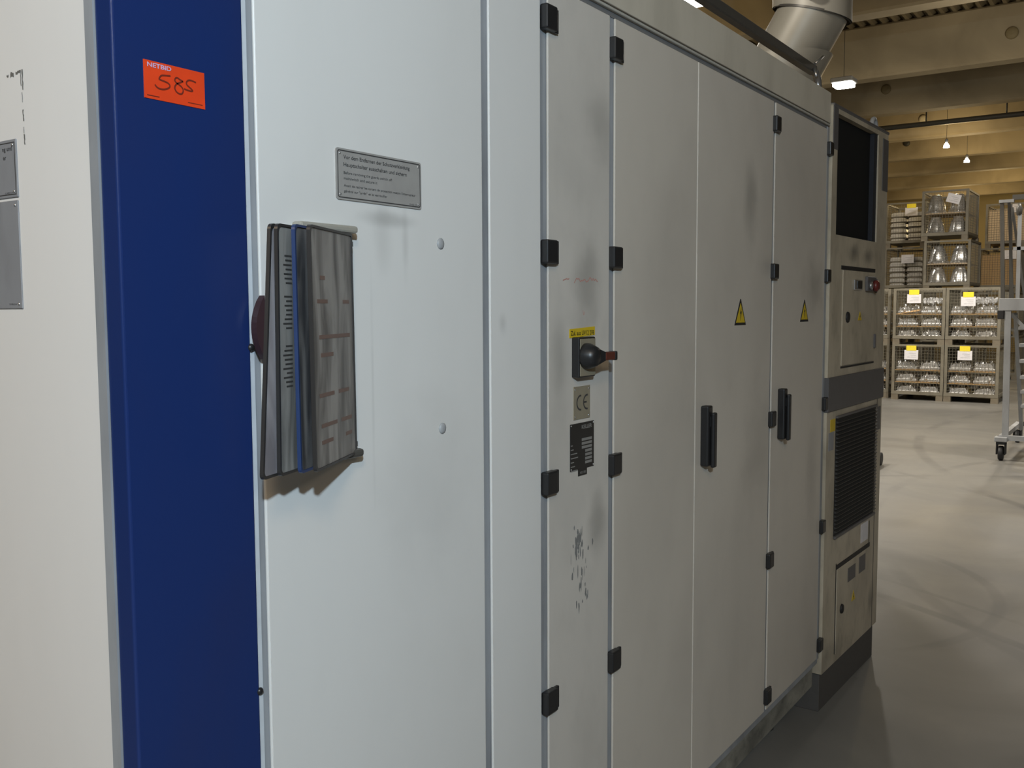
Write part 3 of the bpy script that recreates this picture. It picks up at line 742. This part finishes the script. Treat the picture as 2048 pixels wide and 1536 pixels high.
obj('dark_label', MB().box(-.018, .030, -.001, 0, 1.040, 1.143), M['band'], cu, local=True)
obj('post_seam', MB().box(-.0285, -.0255, -.0012, 0, .155, 1.18), M['ink2'], cu, local=True)
obj('white_label', MB().box(-.226, -.122, -.001, 0, .574, .655), M['paper'], cu, 'white paper label', local=True)
# lower service door
ld = obj('service_door', MB().box(-.556, -.104, -.004, 0, .190, .535, .001, 1), M['beige'], cu, 'lower service door', local=True)
obj('slot', MB().box(-.560, -.095, -.003, 0, .536, .553), M['ink2'], ld, local=True)
obj('seam_line', MB().box(-.104, -.099, -.0016, 0, .19, .65), M['ink2'], ld, local=True)
obj('seam_line', MB().box(-.563, -.557, -.0016, 0, .19, .56), M['ink2'], ld, local=True)
obj('label', MB().box(-.412, -.310, -.0055, -.004, .450, .508), M['band'], ld, local=True)
obj('label', MB().box(-.256, -.166, -.0055, -.004, .450, .520), M['band'], ld, local=True)
m = Matrix.Translation((-.490, -.004, .360)) @ Matrix.Rotation(PI / 2, 4, 'X')
obj('lock', MB().lathe([(.020, 0), (.018, .006), (.010, .008)], 18, m), M['ink2'], ld, local=True)
small_triangle(-.330, .355, .398)

# ================================================================== wire cages with castings
CW, CD, CH = .82, 1.2, .945
def make_cage(label, group):
    """steel stacking cage; front face at x=0 looking to -X, width along y, base at z=0"""
    r = thing('wire_cage', label, 'wire cage', (0, 0, 0), 0, group)
    t = .045
    for x in (0, CD - t):
        for y in (0, CW - t):
            obj('post', MB().box(x, x + t, y, y + t, .13, CH), M['cage'], r, local=True)
            obj('foot', MB().box(x, x + .11, y + (0 if y == 0 else t - .11), y + (.11 if y == 0 else t), 0, .095), M['foot'], r, local=True)
    mb = MB().box(0, CD, 0, CW, .092, .105)
    mb.box(-.004, .03, 0, CW, .095, .15).box(CD - .03, CD, 0, CW, .095, .15).box(.03, CD - .03, 0, .03, .095, .15).box(.03, CD - .03, CW - .03, CW, .095, .15)
    obj('base_frame', mb, M['cage'], r, local=True)
    mb = MB().box(0, .03, t, CW - t, CH - .035, CH).box(CD - .03, CD, t, CW - t, CH - .035, CH).box(t, CD - t, 0, .03, CH - .035, CH).box(t, CD - t, CW - .03, CW, CH - .035, CH)
    obj('top_rim', mb, M['cage'], r, local=True)
    def panel(length, place):
        mb = MB(); w = .0021; u = .05
        while u < length:
            place(mb, u - w, u + w, .15, CH - .03, 0); u += .05
        z = .19
        while z < CH - .04:
            place(mb, .03, length - .03, z - w, z + w, .005); z += .05
        return mb
    obj('mesh_panel', panel(CW, lambda m_, a, b, c, d, o_: m_.box(.012 + o_, .016 + o_, a, b, c, d)), M['wire'], r, local=True)
    obj('mesh_panel', panel(CW, lambda m_, a, b, c, d, o_: m_.box(CD - .016 - o_, CD - .012 - o_, a, b, c, d)), M['wire'], r, local=True)
    obj('mesh_panel', panel(CD, lambda m_, a, b, c, d, o_: m_.box(a, b, .012 + o_, .016 + o_, c, d)), M['wire'], r, local=True)
    obj('mesh_panel', panel(CD, lambda m_, a, b, c, d, o_: m_.box(a, b, CW - .016 - o_, CW - .012 - o_, c, d)), M['wire'], r, local=True)
    return r
GC = 'stacked wire cages at the back of the hall'
CAGES = [  # x, y, level, label
 (17.1, 3.02, 0, 'floor-level wire cage of the two-high pair beside the cooling unit, with yellow-topped tag'),
 (17.1, 3.02, 1, 'upper wire cage of the two-high pair beside the cooling unit, bright cardboard edge inside'),
 (17.1, 2.19, 0, 'floor-level wire cage directly left of the rolling ladder'),
 (17.1, 2.19, 1, 'upper wire cage beside the ladder platform, white film on its load'),
 (17.3, 3.93, 0, 'floor-level wire cage mostly hidden behind the cooling unit'),
 (17.3, 3.93, 1, 'second-level wire cage mostly hidden behind the cooling unit'),
 (19.7, 3.10, 0, 'bottom wire cage of the four-high stack of bell castings'),
 (19.7, 3.10, 1, 'second cage from the floor in the four-high stack of bell castings'),
 (19.7, 3.07, 2, 'third cage from the floor holding four bell castings, no tag'),
 (19.7, 3.13, 3, 'topmost cage of bell castings with a tilted white sheet'),
 (21.5, 4.22, 0, 'bottom wire cage of the stack of flat tray castings'),
 (21.5, 4.22, 1, 'second cage from the floor in the stack of flat tray castings'),
 (21.5, 4.22, 2, 'third cage from the floor full of flat trays, plain white tag'),
 (21.5, 4.22, 3, 'topmost cage of flat trays with a yellow-topped tag'),
 (23.0, 2.60, 0, 'bottom wire cage of the cardboard-filled stack behind the ladder'),
 (23.0, 2.60, 1, 'second cage from the floor in the cardboard-filled stack behind the ladder'),
 (23.0, 2.60, 2, 'third cage from the floor behind the ladder, filled with brown cardboard'),
 (23.0, 2.49, 3, 'topmost cage behind the ladder, filled with pale cardboard'),
]
c0 = make_cage(CAGES[0][3], GC); c0.location = (CAGES[0][0], CAGES[0][1], 0)
for (x, y, l, lab) in CAGES[1:]: dup(c0, (x, y, l * CH), lab, GC)

# --- castings
def bell():
    mb = MB()
    prof = [(.19, 0), (.195, .02), (.18, .035), (.165, .06), (.155, .12), (.14, .2), (.115, .27), (.095, .31), (.09, .35), (.065, .362), (.055, .34)]
    n = 28; rings = []
    for r, z in prof:
        rings.append([mb.bm.verts.new(((r * (1 + (.045 if k % 4 == 0 else -.02) * (1 if .03 < z < .3 else 0))) * math.cos(2 * PI * k / n), (r * (1 + (.045 if k % 4 == 0 else -.02) * (1 if .03 < z < .3 else 0))) * math.sin(2 * PI * k / n), z)) for k in range(n)])
    for i in range(len(rings) - 1):
        for k in range(n):
            f = mb.bm.faces.new([rings[i][k], rings[i][(k + 1) % n], rings[i + 1][(k + 1) % n], rings[i + 1][k]]); f.smooth = i > 2
    mb.bm.faces.new(rings[0][::-1]); mb.bm.faces.new(rings[-1])
    for k in range(6):
        a = k * PI / 3; mb.tube([(.175 * math.cos(a), .175 * math.sin(a), .01), (.175 * math.cos(a), .175 * math.sin(a), .055)], .016, 8)
    return mb
def tray(w=.33):
    mb = MB(); 
    mb.prism([(0, 0, 0), (0, w, 0), (0, w - .02, .06), (0, w - .06, .078), (0, .06, .078), (0, .02, .06)], (.5, 0, 0))
    for k in range(6): mb.box(-.006, .0, .04 + k * (w - .1) / 5, .055 + k * (w - .1) / 5, .006, .066)
    return mb
def ribbed(seed):
    rn = random.Random(seed); mb = MB()
    mb.box(0, .46, 0, .33, 0, .05, .012, 2)
    mb.prism([(.03, .02, .04), (.03, .31, .04), (.03, .27, .11), (.03, .08, .13)], (.36, 0, 0))
    for k in range(16):
        x = rn.uniform(.01, .42); y = rn.uniform(.02, .31); r = rn.uniform(.011, .030); h = rn.uniform(.06, .17)
        mb.tube([(x, y, .03), (x + rn.uniform(-.03, .03), y + rn.uniform(-.03, .03), h)], [r, r * .75], 8)
    for k in range(5):
        y = .03 + k * .065; mb.prism([(-.012, y, .0), (-.012, y, .09), (.06, y, .13), (.06, y, 0)], (0, .012, 0))
    return mb
def put(first, loc, rotz, label, cat, group):
    o = first.copy(); COL.objects.link(o); o.location = loc; o.rotation_euler = (0, 0, rotz)
    return tag(o, label, cat, group)
protos = {}
def place(kind, build, mat, loc, rotz, label, cat, group):
    if kind not in protos:
        o = obj(kind.split('#')[0], build(), mat); protos[kind] = o
        o.location = loc; o.rotation_euler = (0, 0, rotz); return tag(o, label, cat, group)
    return put(protos[kind], loc, rotz, label, cat, group)
# bells, two columns, two layers (a cardboard sheet between) in the third and topmost cage of the middle stack
sides = ('left', 'right'); lays = ('lower', 'upper')
for (x, y, base, cn, h2) in ((19.7, 3.07, 2 * CH, 'the third-tier cage', .40), (19.7, 3.13, 3 * CH, 'the topmost cage with tilted sheet', .415)):
    for ly in (0, 1):
        for sd in (0, 1):
            yy = y + (.61, .215)[sd]
            place('bell_casting', bell, M['cast'], (x + .26, yy, base + .107 + ly * h2), random.uniform(0, 6), 'silver bell-shaped casting, %s %s in %s' % (lays[ly], sides[sd], cn), 'casting', 'bell castings in the middle stack')
    o = obj('cardboard_sheet', MB().box(x + .05, x + 1.1, y + .05, y + CW - .05, base + .107 + h2 - .014, base + .107 + h2 - .001), M['cardp']); center(o)
    tag(o, 'cardboard layer sheet between bell castings in %s' % cn, 'cardboard sheet', 'cardboard sheets in the cages')
ordn = ('bottom', 'second', 'third', 'fourth', 'fifth', 'sixth')
for (x, y, base, cn, nl) in ((21.5, 4.22, 2 * CH, 'the third-tier tray cage', 6), (21.5, 4.22, 3 * CH, 'the topmost tray cage', 6)):
    for k in range(nl):
        for sd in (0, 1):
            yy = y + (.405, .055)[sd]
            place('tray_casting', tray, M['castd'], (x + .08 + .02 * ((k * 7 + sd * 3) % 3), yy, base + .107 + k * .112), 0, 'flat silver tray, %s from below in the %s pile of %s' % (ordn[k], sides[sd], cn), 'casting', 'flat tray castings in the back stack')
            if k < nl - 1:
                o = place('tray_spacer', lambda: MB().box(0, .45, 0, .30, 0, .032), M['foot'], (x + .11, yy + .015, base + .107 + k * .112 + .079), 0, 'dark strip under the %s tray of the %s pile in %s' % (ordn[k + 1], sides[sd], cn), 'spacer', 'spacer strips between trays')
lname = ('bottom', 'middle', 'top')
for ci, (x, y, base, cn) in enumerate(((17.1, 3.02, 0, 'the floor-level cage by the cooling unit'), (17.1, 3.02, CH, 'the upper cage by the cooling unit'), (17.1, 2.19, 0, 'the floor-level cage by the ladder'), (17.1, 2.19, CH, 'the upper cage by the ladder'), (17.3, 3.93, 0, 'the half-hidden floor cage'), (17.3, 3.93, CH, 'the half-hidden upper cage'))):
    for ly in range(3):
        for sd in (0, 1):
            if ci > 3 and sd == 0: continue
            yy = y + (.43, .06)[sd]; zz = base + .107 + ly * .205
            place('ribbed_casting#%d' % ((ly + sd * 2 + ci) % 4), lambda q=(ly + sd * 2 + ci) % 4: ribbed(q + 11), M['cast'] if sd else M['castd'], (x + .07, yy, zz), 0,
                  'ribbed silver casting, %s layer, %s side of %s' % (lname[ly], sides[sd], cn), 'casting', 'ribbed castings in the front cages')
        if ly < 2:
            # bowed cardboard sheet carrying the next layer
            mb = MB(); n = 12; ws = []
            for k in range(n + 1):
                u = k / n; ws.append((y + .05 + u * (CW - .10), base + .107 + (ly + 1) * .205 - .010 - .016 * math.cos(u * 2 * PI) * 0))
            for k in range(n): mb.box(x + .035, x + .60, ws[k][0], ws[k + 1][0], ws[k][1] - .005, ws[k][1] + .006)
            bmesh.ops.remove_doubles(mb.bm, verts=mb.bm.verts, dist=1e-5)
            o = obj('cardboard_sheet', mb, M['card']); center(o)
            tag(o, 'brown cardboard sheet above the %s layer in %s' % (lname[ly], cn), 'cardboard sheet', 'cardboard sheets in the cages')
# bright cardboard edge standing out in the upper cage by the cooling unit
o = obj('cardboard_flap', MB().prism([(17.13, 3.42, CH + .565), (17.13, 3.80, CH + .505), (17.13, 3.80, CH + .515), (17.13, 3.42, CH + .595)], (.03, 0, 0)), simple('bright_cardboard', (.72, .46, .22), .7)); center(o)
tag(o, 'bright tan cardboard edge slanting in the upper cage by the cooling unit', 'cardboard')
# crumpled film on the two upper loads
mfilm, t_, b_ = nt('clear_film'); b_.inputs['Base Color'].default_value = (.9, .9, .9, 1); b_.inputs['Transmission Weight'].default_value = .55; b_.inputs['Roughness'].default_value = .16; b_.inputs['IOR'].default_value = 1.25
def film(x, y, z, sx, sy, seed, label):
    rn = random.Random(seed); mb = MB(); n = 14; V = []
    for i in range(n):
        V.append([mb.bm.verts.new((x + sx * i / (n - 1) + rn.uniform(-.012, .012), y + sy * j / (n - 1) + rn.uniform(-.012, .012), z + rn.uniform(0, .085) + .09 * math.sin(PI * i / (n - 1)) * .6)) for j in range(n)])
    for i in range(n - 1):
        for j in range(n - 1): mb.bm.faces.new([V[i][j], V[i + 1][j], V[i + 1][j + 1], V[i][j + 1]])
    r = bmesh.ops.solidify(mb.bm, geom=mb.bm.faces[:], thickness=.002)
    o = obj('plastic_film', mb, mfilm); center(o); tag(o, label, 'plastic film', 'plastic film on loads')
film(17.14, 2.24, CH + .66, .5, .36, 1, 'crumpled clear film over the castings in the upper cage by the ladder')
film(17.14, 3.06, CH + .66, .5, .34, 2, 'crumpled clear film over the castings in the upper cage by the cooling unit')
# cardboard loads behind the ladder
for (x, y, base, mt, lab) in ((23.0, 2.60, 2 * CH, M['card'], 'brown carton filling the third-tier cage behind the ladder'), (23.0, 2.49, 3 * CH, M['cardp'], 'pale carton filling the topmost cage behind the ladder')):
    t = thing('carton', lab, 'carton', (x + .6, y + CW / 2, base + .107), 0, 'cartons in the cages behind the ladder')
    obj('box_walls', MB().box(x + .03, x + 1.1, y + .05, y + CW - .05, base + .107, base + .80, .006, 1), mt, t)
    obj('flap', MB().box(x + .028, x + 1.1, y + .05, y + CW - .05, base + .80, base + .808), mt, t)

# --- paper tags hung on the fronts
def paper_tag(x, y0, y1, z0, z1, yellow, label, tilt=0):
    c = Vector((x - .008, (y0 + y1) / 2, (z0 + z1) / 2))
    t = thing('paper_tag', label, 'paper tag', c, 0, 'paper tags on the wire cages')
    T = Matrix.Rotation(tilt, 4, 'X')
    w, h = (y1 - y0) / 2, (z1 - z0) / 2
    obj('white_sheet', MB().box(-.002, .001, -w, w, -h, h, 0, 2, T), M['paper'], t, local=True)
    if yellow: obj('yellow_card', MB().box(-.004, -.002, -w * .72, w * .72, h - .01, h + .075), M['yellow2'], t, 'bright yellow card', local=True)
    mb = MB()
    for k in range(3): mb.box(-.0026, -.002, -w * .7, w * (.6, .1, .4)[k], -h * .55 + k * h * .4, -h * .55 + k * h * .4 + .008, 0, 2, T)
    obj('print', mb, simple('grey_print', (.45, .44, .46), .7), t, local=True)
paper_tag(17.1, 3.42, 3.64, .690, .850, True, 'yellow-topped white tag on the floor-level cage by the cooling unit')
paper_tag(17.1, 3.40, 3.62, CH + .695, CH + .845, True, 'yellow-topped white tag on the upper cage by the cooling unit')
paper_tag(17.1, 2.59, 2.81, .700, .855, True, 'yellow-topped white tag on the floor-level cage by the ladder')
paper_tag(17.1, 2.565, 2.785, CH + .640, CH + .795, True, 'yellow-topped white tag on the upper cage by the ladder')
paper_tag(19.7, 3.27, 3.51, 3 * CH + .69, 3 * CH + .86, False, 'tilted white sheet on the topmost cage of bell castings', .3)
paper_tag(21.5, 4.39, 4.64, 3 * CH + .655, 3 * CH + .83, True, 'yellow-topped white tag on the topmost cage of flat trays')
paper_tag(21.5, 4.44, 4.69, 2 * CH + .61, 2 * CH + .79, False, 'plain white tag on the third-tier cage of flat trays')
paper_tag(23.0, 2.66, 2.80, 3 * CH + .74, 3 * CH + .92, False, 'white tag on the topmost cage behind the ladder')
paper_tag(23.0, 2.69, 2.92, 2 * CH + .70, 2 * CH + .89, False, 'white tag on the third-tier cage behind the ladder')

# ================================================================== rolling platform ladder
lx, ly_ = 10.86, 1.34
la = thing('rolling_ladder', 'aluminium rolling platform ladder on castors at the right edge', 'ladder', (lx, ly_, 0))
def bar(name, p0, p1, w, d, mat, label=None):
    a, b = Vector(p0), Vector(p1); t = (b - a).normalized()
    s_ = t.cross(Vector((1, 0, 0)));
    if s_.length < .05: s_ = Vector((0, 1, 0))
    s_.normalize(); q = s_.cross(t).normalized()
    mb = MB(); P = [a + s_ * sx * w / 2 + q * sy * d / 2 for sx, sy in ((-1, -1), (1, -1), (1, 1), (-1, 1))]
    mb.prism(P, b - a)
    return obj(name, mb, mat, la, label)
bar('post', (lx, 1.312, .20), (lx, 1.326, 1.54), .058, .05, M['aluw'])
bar('post', (lx, .55, .20), (lx, .55, 1.54), .058, .05, M['aluw'])
bar('base_rail', (lx, 1.36, .235), (lx, .45, .235), .05, .06, M['aluw'])
bar('base_rail', (lx - .0, 1.36, .22), (lx + 1.55, 1.36, .22), .05, .05, M['aluw'])
bar('base_rail', (lx + 1.55, 1.38, .22), (lx + 1.55, .45, .22), .05, .06, M['dkalu'])
obj('castor_plate', MB().box(lx - .07, lx + .06, 1.285, 1.405, .195, .245, .006, 1), M['aluw'], la)
def castor(x, y):
    fk = obj('castor', MB().box(x - .05, x + .05, y - .045, y - .032, .06, .185, .004, 1).box(x - .05, x + .05, y + .032, y + .045, .06, .185, .004, 1).box(x - .05, x + .05, y - .045, y + .045, .165, .197, .004, 1), M['rubber'], la, 'black castor')
    m = Matrix.Translation((x - .01, y, .075)) @ Matrix.Rotation(PI / 2, 4, 'X')
    obj('wheel', MB().lathe([(.03, -.024), (.066, -.024), (.075, -.016), (.075, .016), (.066, .024), (.03, .024)], 24, m), M['rubber'], fk)
castor(lx + .005, 1.345); castor(lx + 1.55, 1.37); castor(lx, .50); castor(lx + 1.55, .50)
obj('platform', MB().box(lx - .02, lx + .6, .50, 1.41, 1.545, 1.575, .004, 1).box(lx - .03, lx - .015, .50, 1.41, 1.535, 1.66, .004, 1), M['aluw'], la, 'aluminium platform with kick plate')
obj('platform_end', MB().box(lx - .034, lx + .04, 1.36, 1.42, 1.45, 1.54, .006, 1), M['rubber'], la)
bar('brace', (lx + .02, 1.30, 1.50), (lx + .02, .95, 1.12), .035, .03, M['aluw'])
bar('guard_post', (lx + .02, 1.378, 1.575), (lx + .02, 1.420, 2.63), .036, .03, M['dkalu'])
bar('guard_post', (lx + .35, 1.345, 1.575), (lx + .25, 1.37, 2.63), .03, .03, M['dkalu'])
bar('guard_post', (lx + .12, 1.30, 1.575), (lx + .05, 1.36, 2.63), .026, .026, M['dkalu'])
bar('guard_post', (lx + .0, 1.245, 1.575), (lx + .0, 1.252, 2.50), .034, .034, M['aluw'])
bar('guard_post', (lx + .3, 1.20, 1.575), (lx + .3, 1.36, 2.60), .024, .024, M['dkalu'])
bar('guard_post', (lx + .55, .55, 1.575), (lx + .55, .55, 2.62), .034, .034, M['aluw'])
bar('guard_rail', (lx + .02, 1.445, 2.64), (lx + .02, 1.31, 2.64), .03, .06, M['aluw'])
bar('guard_rail', (lx + .02, 1.325, 2.675), (lx + .02, .5, 2.675), .05, .04, M['dkalu'])
bar('guard_rail', (lx + .0, 1.30, 2.16), (lx + .0, .5, 2.16), .034, .034, M['aluw'])
obj('knob', MB().lathe([(.012, 0), (.026, .02), (.03, .07), (.024, .10), (.012, .13)], 16, Matrix.Translation((lx, 1.258, 2.48))), M['dkalu'], la, 'grey knob')
bar('stile', (lx + .34, 1.298, 1.50), (lx + 1.0, 1.275, .22), .035, .05, M['aluw'])
bar('stile', (lx + .34, .62, 1.50), (lx + 1.0, .62, .22), .035, .05, M['aluw'])
for k, z in enumerate((1.353, 1.17, .997, .819, .656, .493)):
    f = (1.50 - z) / 1.28; xx = lx + .34 + .66 * f
    obj('tread', MB().box(xx - .09, xx + .09, .63, 1.265, z - .02, z + .018, .004, 1), M['aluw'], la)

# dark trolley parked beyond the cooling unit, only its near edge shows
tr = thing('trolley', 'low dark trolley peeking out behind the foot of the cooling unit', 'trolley', (9.5, 2.70, 0))
obj('deck', MB().box(9.15, 9.95, 2.325, 3.05, .15, .24, .01, 1), M['rubber'], tr)
for x in (9.22, 9.86):
    for y in (2.312, 2.98):
        m = Matrix.Translation((x, y, .065)) @ Matrix.Rotation(PI / 2, 4, 'X')
        obj('wheel', MB().lathe([(.02, -.025), (.065, -.025), (.065, .025), (.02, .025)], 20, m).box(x - .03, x + .03, y + .024, y + .032, .05, .155), M['rubber'], tr)

# ================================================================== lamps
LG = 'high-bay lamps under the concrete beams'
def bay(x, y, z, label, kind='bell'):
    t = thing('ceiling_lamp', label, 'lamp', (x, y, z), 0, LG)
    if kind == 'flat':
        obj('diffuser', MB().box(-.12, .12, -.14, .14, -.06, 0, .025, 3), M['lamp'], t, 'glowing diffuser', local=True)
        obj('housing', MB().box(-.15, .15, -.16, .16, .001, .07, .01, 1), M['lampb'], t, local=True)
    else:
        obj('diffuser', MB().lathe([(.06, -.07), (.055, -.03), (.022, .02)], 20), M['lamp'], t, 'glowing bell', local=True)
        obj('housing', MB().lathe([(.02, .021), (.03, .04), (.03, .09), (.012, .11)], 16), M['lampb'], t, local=True)
    obj('hanger', MB().tube([(0, 0, .06), (0, 0, 6.03 - z)], .004, 6), M['pipe'], t, local=True)
bay(14.75, 4.10, 4.90, 'large bright white lamp beside the duct', 'flat')
bay(21.15, 3.81, 4.86, 'small glowing lamp, nearer of the two above the cages')
bay(23.85, 3.86, 4.90, 'small glowing lamp, farther of the two above the cages')
bay(9.60, 4.28, 4.82, 'bright lamp just showing over the cabinet top at the upper edge', 'flat')

M['tie'] = simple('tie_plate_paint', (.20, .155, .075), .7)
disc('smoke_detector', 22.15, 4.47, 5.59, .085, M['disc'], 'pale round disc on the beam above the dark pipe', 'detector')
disc('anchor_plate', 19.0, 4.50, 5.64, .09, M['tie'], 'dull round plate on the dark beam beside the bright lamp', 'anchor plate')
disc('anchor_plate', 15.95, 2.03, 5.57, .09, M['tie'], 'dull round plate on the big beam at the upper right corner', 'anchor plate')
disc('anchor_plate', 25.2, 5.45, 5.60, .08, M['pipe'], 'dark round plate on the beam above the tray cages', 'anchor plate')

def point(name, loc, power, col, rad=.15):
    l = bpy.data.lights.new(name, 'POINT'); l.energy = power; l.color = col; l.shadow_soft_size = rad
    o = bpy.data.objects.new(name, l); COL.objects.link(o); o.location = loc; return o
def spot(name, loc, target, power, col, ang, blend=.6, rad=.2):
    l = bpy.data.lights.new(name, 'SPOT'); l.energy = power; l.color = col; l.shadow_soft_size = rad; l.spot_size = math.radians(ang); l.spot_blend = blend
    o = bpy.data.objects.new(name, l); COL.objects.link(o); o.location = loc
    o.rotation_euler = (Vector(target) - Vector(loc)).to_track_quat('-Z', 'Y').to_euler(); return o
WARM = (1, .76, .40); NEUT = (1, .93, .82)
# cool work lamp behind the photographer, over the left shoulder
point('work_lamp', (-.96, -1.02, 2.71), 360, (.64, .83, .985), .055)
# hall downlights, warmer open bulbs over the store, plus unseen fill lights marked below
def down(x, y, p, c, ang=150):
    spot('hall_and_fill_lamp', (x * K, y * K, 4.6 * K), (x * K, y * K, 0), p, c, ang, .5, .14)
for (x, y, p) in ((9.6, 4.28, 750), (14.75, 4.1, 450), (8.6, 5.5, 400), (12.5, -4.2, 350), (15.9, 1.6, 200), (16.5, -3.6, 350), (18.2, 6.5, 300), (20.7, -3.0, 350)): down(x, y, p, NEUT)
for (x, y, p) in ((10.5, .3, 430), (8.2, -2.6, 120)): down(x, y, p, NEUT, 96)  # narrow unseen downlights added to brighten the middle of the floor
point('hall_and_fill_lamp', (13.9, 1.2, 4.9), 90, NEUT, .15)  # unseen light added to lift the cages and the nearest beam face
spot('hall_and_fill_lamp', (13.6, 1.2, 5.1), (19.6, 3.6, 2.0), 950, NEUT, 64, .5, .14)  # unseen spot added and aimed at the cage fronts
spot('hall_and_fill_lamp', (3.0, 2.7, 5.1), (6.8, 2.2, 3.7), 330, NEUT, 42, .6, .2)  # unseen spot added to light the duct alone
for (x, y, p) in ((21.15, 3.81, 55), (23.85, 3.86, 70), (26.8, 2.0, 75), (30.0, 4.0, 80), (33.0, 5.5, 90), (27, 9, 90), (10.8, 7, 90)):
    point('hall_and_fill_lamp', (x * K, y * K, 4.6 * K), p, WARM, .12)
for (x, y, p) in ((-2.6, -2.2, 235), (-4.2, 1.9, 290), (-1.2, -6.0, 90), (-5.5, -4.0, 130)):  # soft unseen warm lights spread behind the photographer as ambient fill
    point('hall_and_fill_lamp', (x, y, 4.9), p, (1, .76, .50), .45)
w = bpy.data.worlds.new('hall_ambience'); S.world = w; w.use_nodes = True
bg = w.node_tree.nodes['Background']; bg.inputs[0].default_value = (1, .84, .62, 1); bg.inputs[1].default_value = .025

# hall, duct and cooling unit are enlarged to fit image coordinates (about the floor's origin)
MACHINE = ('machine_enclosure', 'control_cabinet', 'lot_sticker', 'document_holder', 'roof_tube', 'camera', 'work_lamp', 'hall_and_fill_lamp')
done = set()
for o in list(bpy.data.objects):
    top = o
    while top.parent: top = top.parent
    if top.name.split('.')[0] in MACHINE: continue
    o.location = o.location * K
    if o.type == 'MESH' and o.data.name not in done:
        done.add(o.data.name); o.data.transform(Matrix.Scale(K, 4))
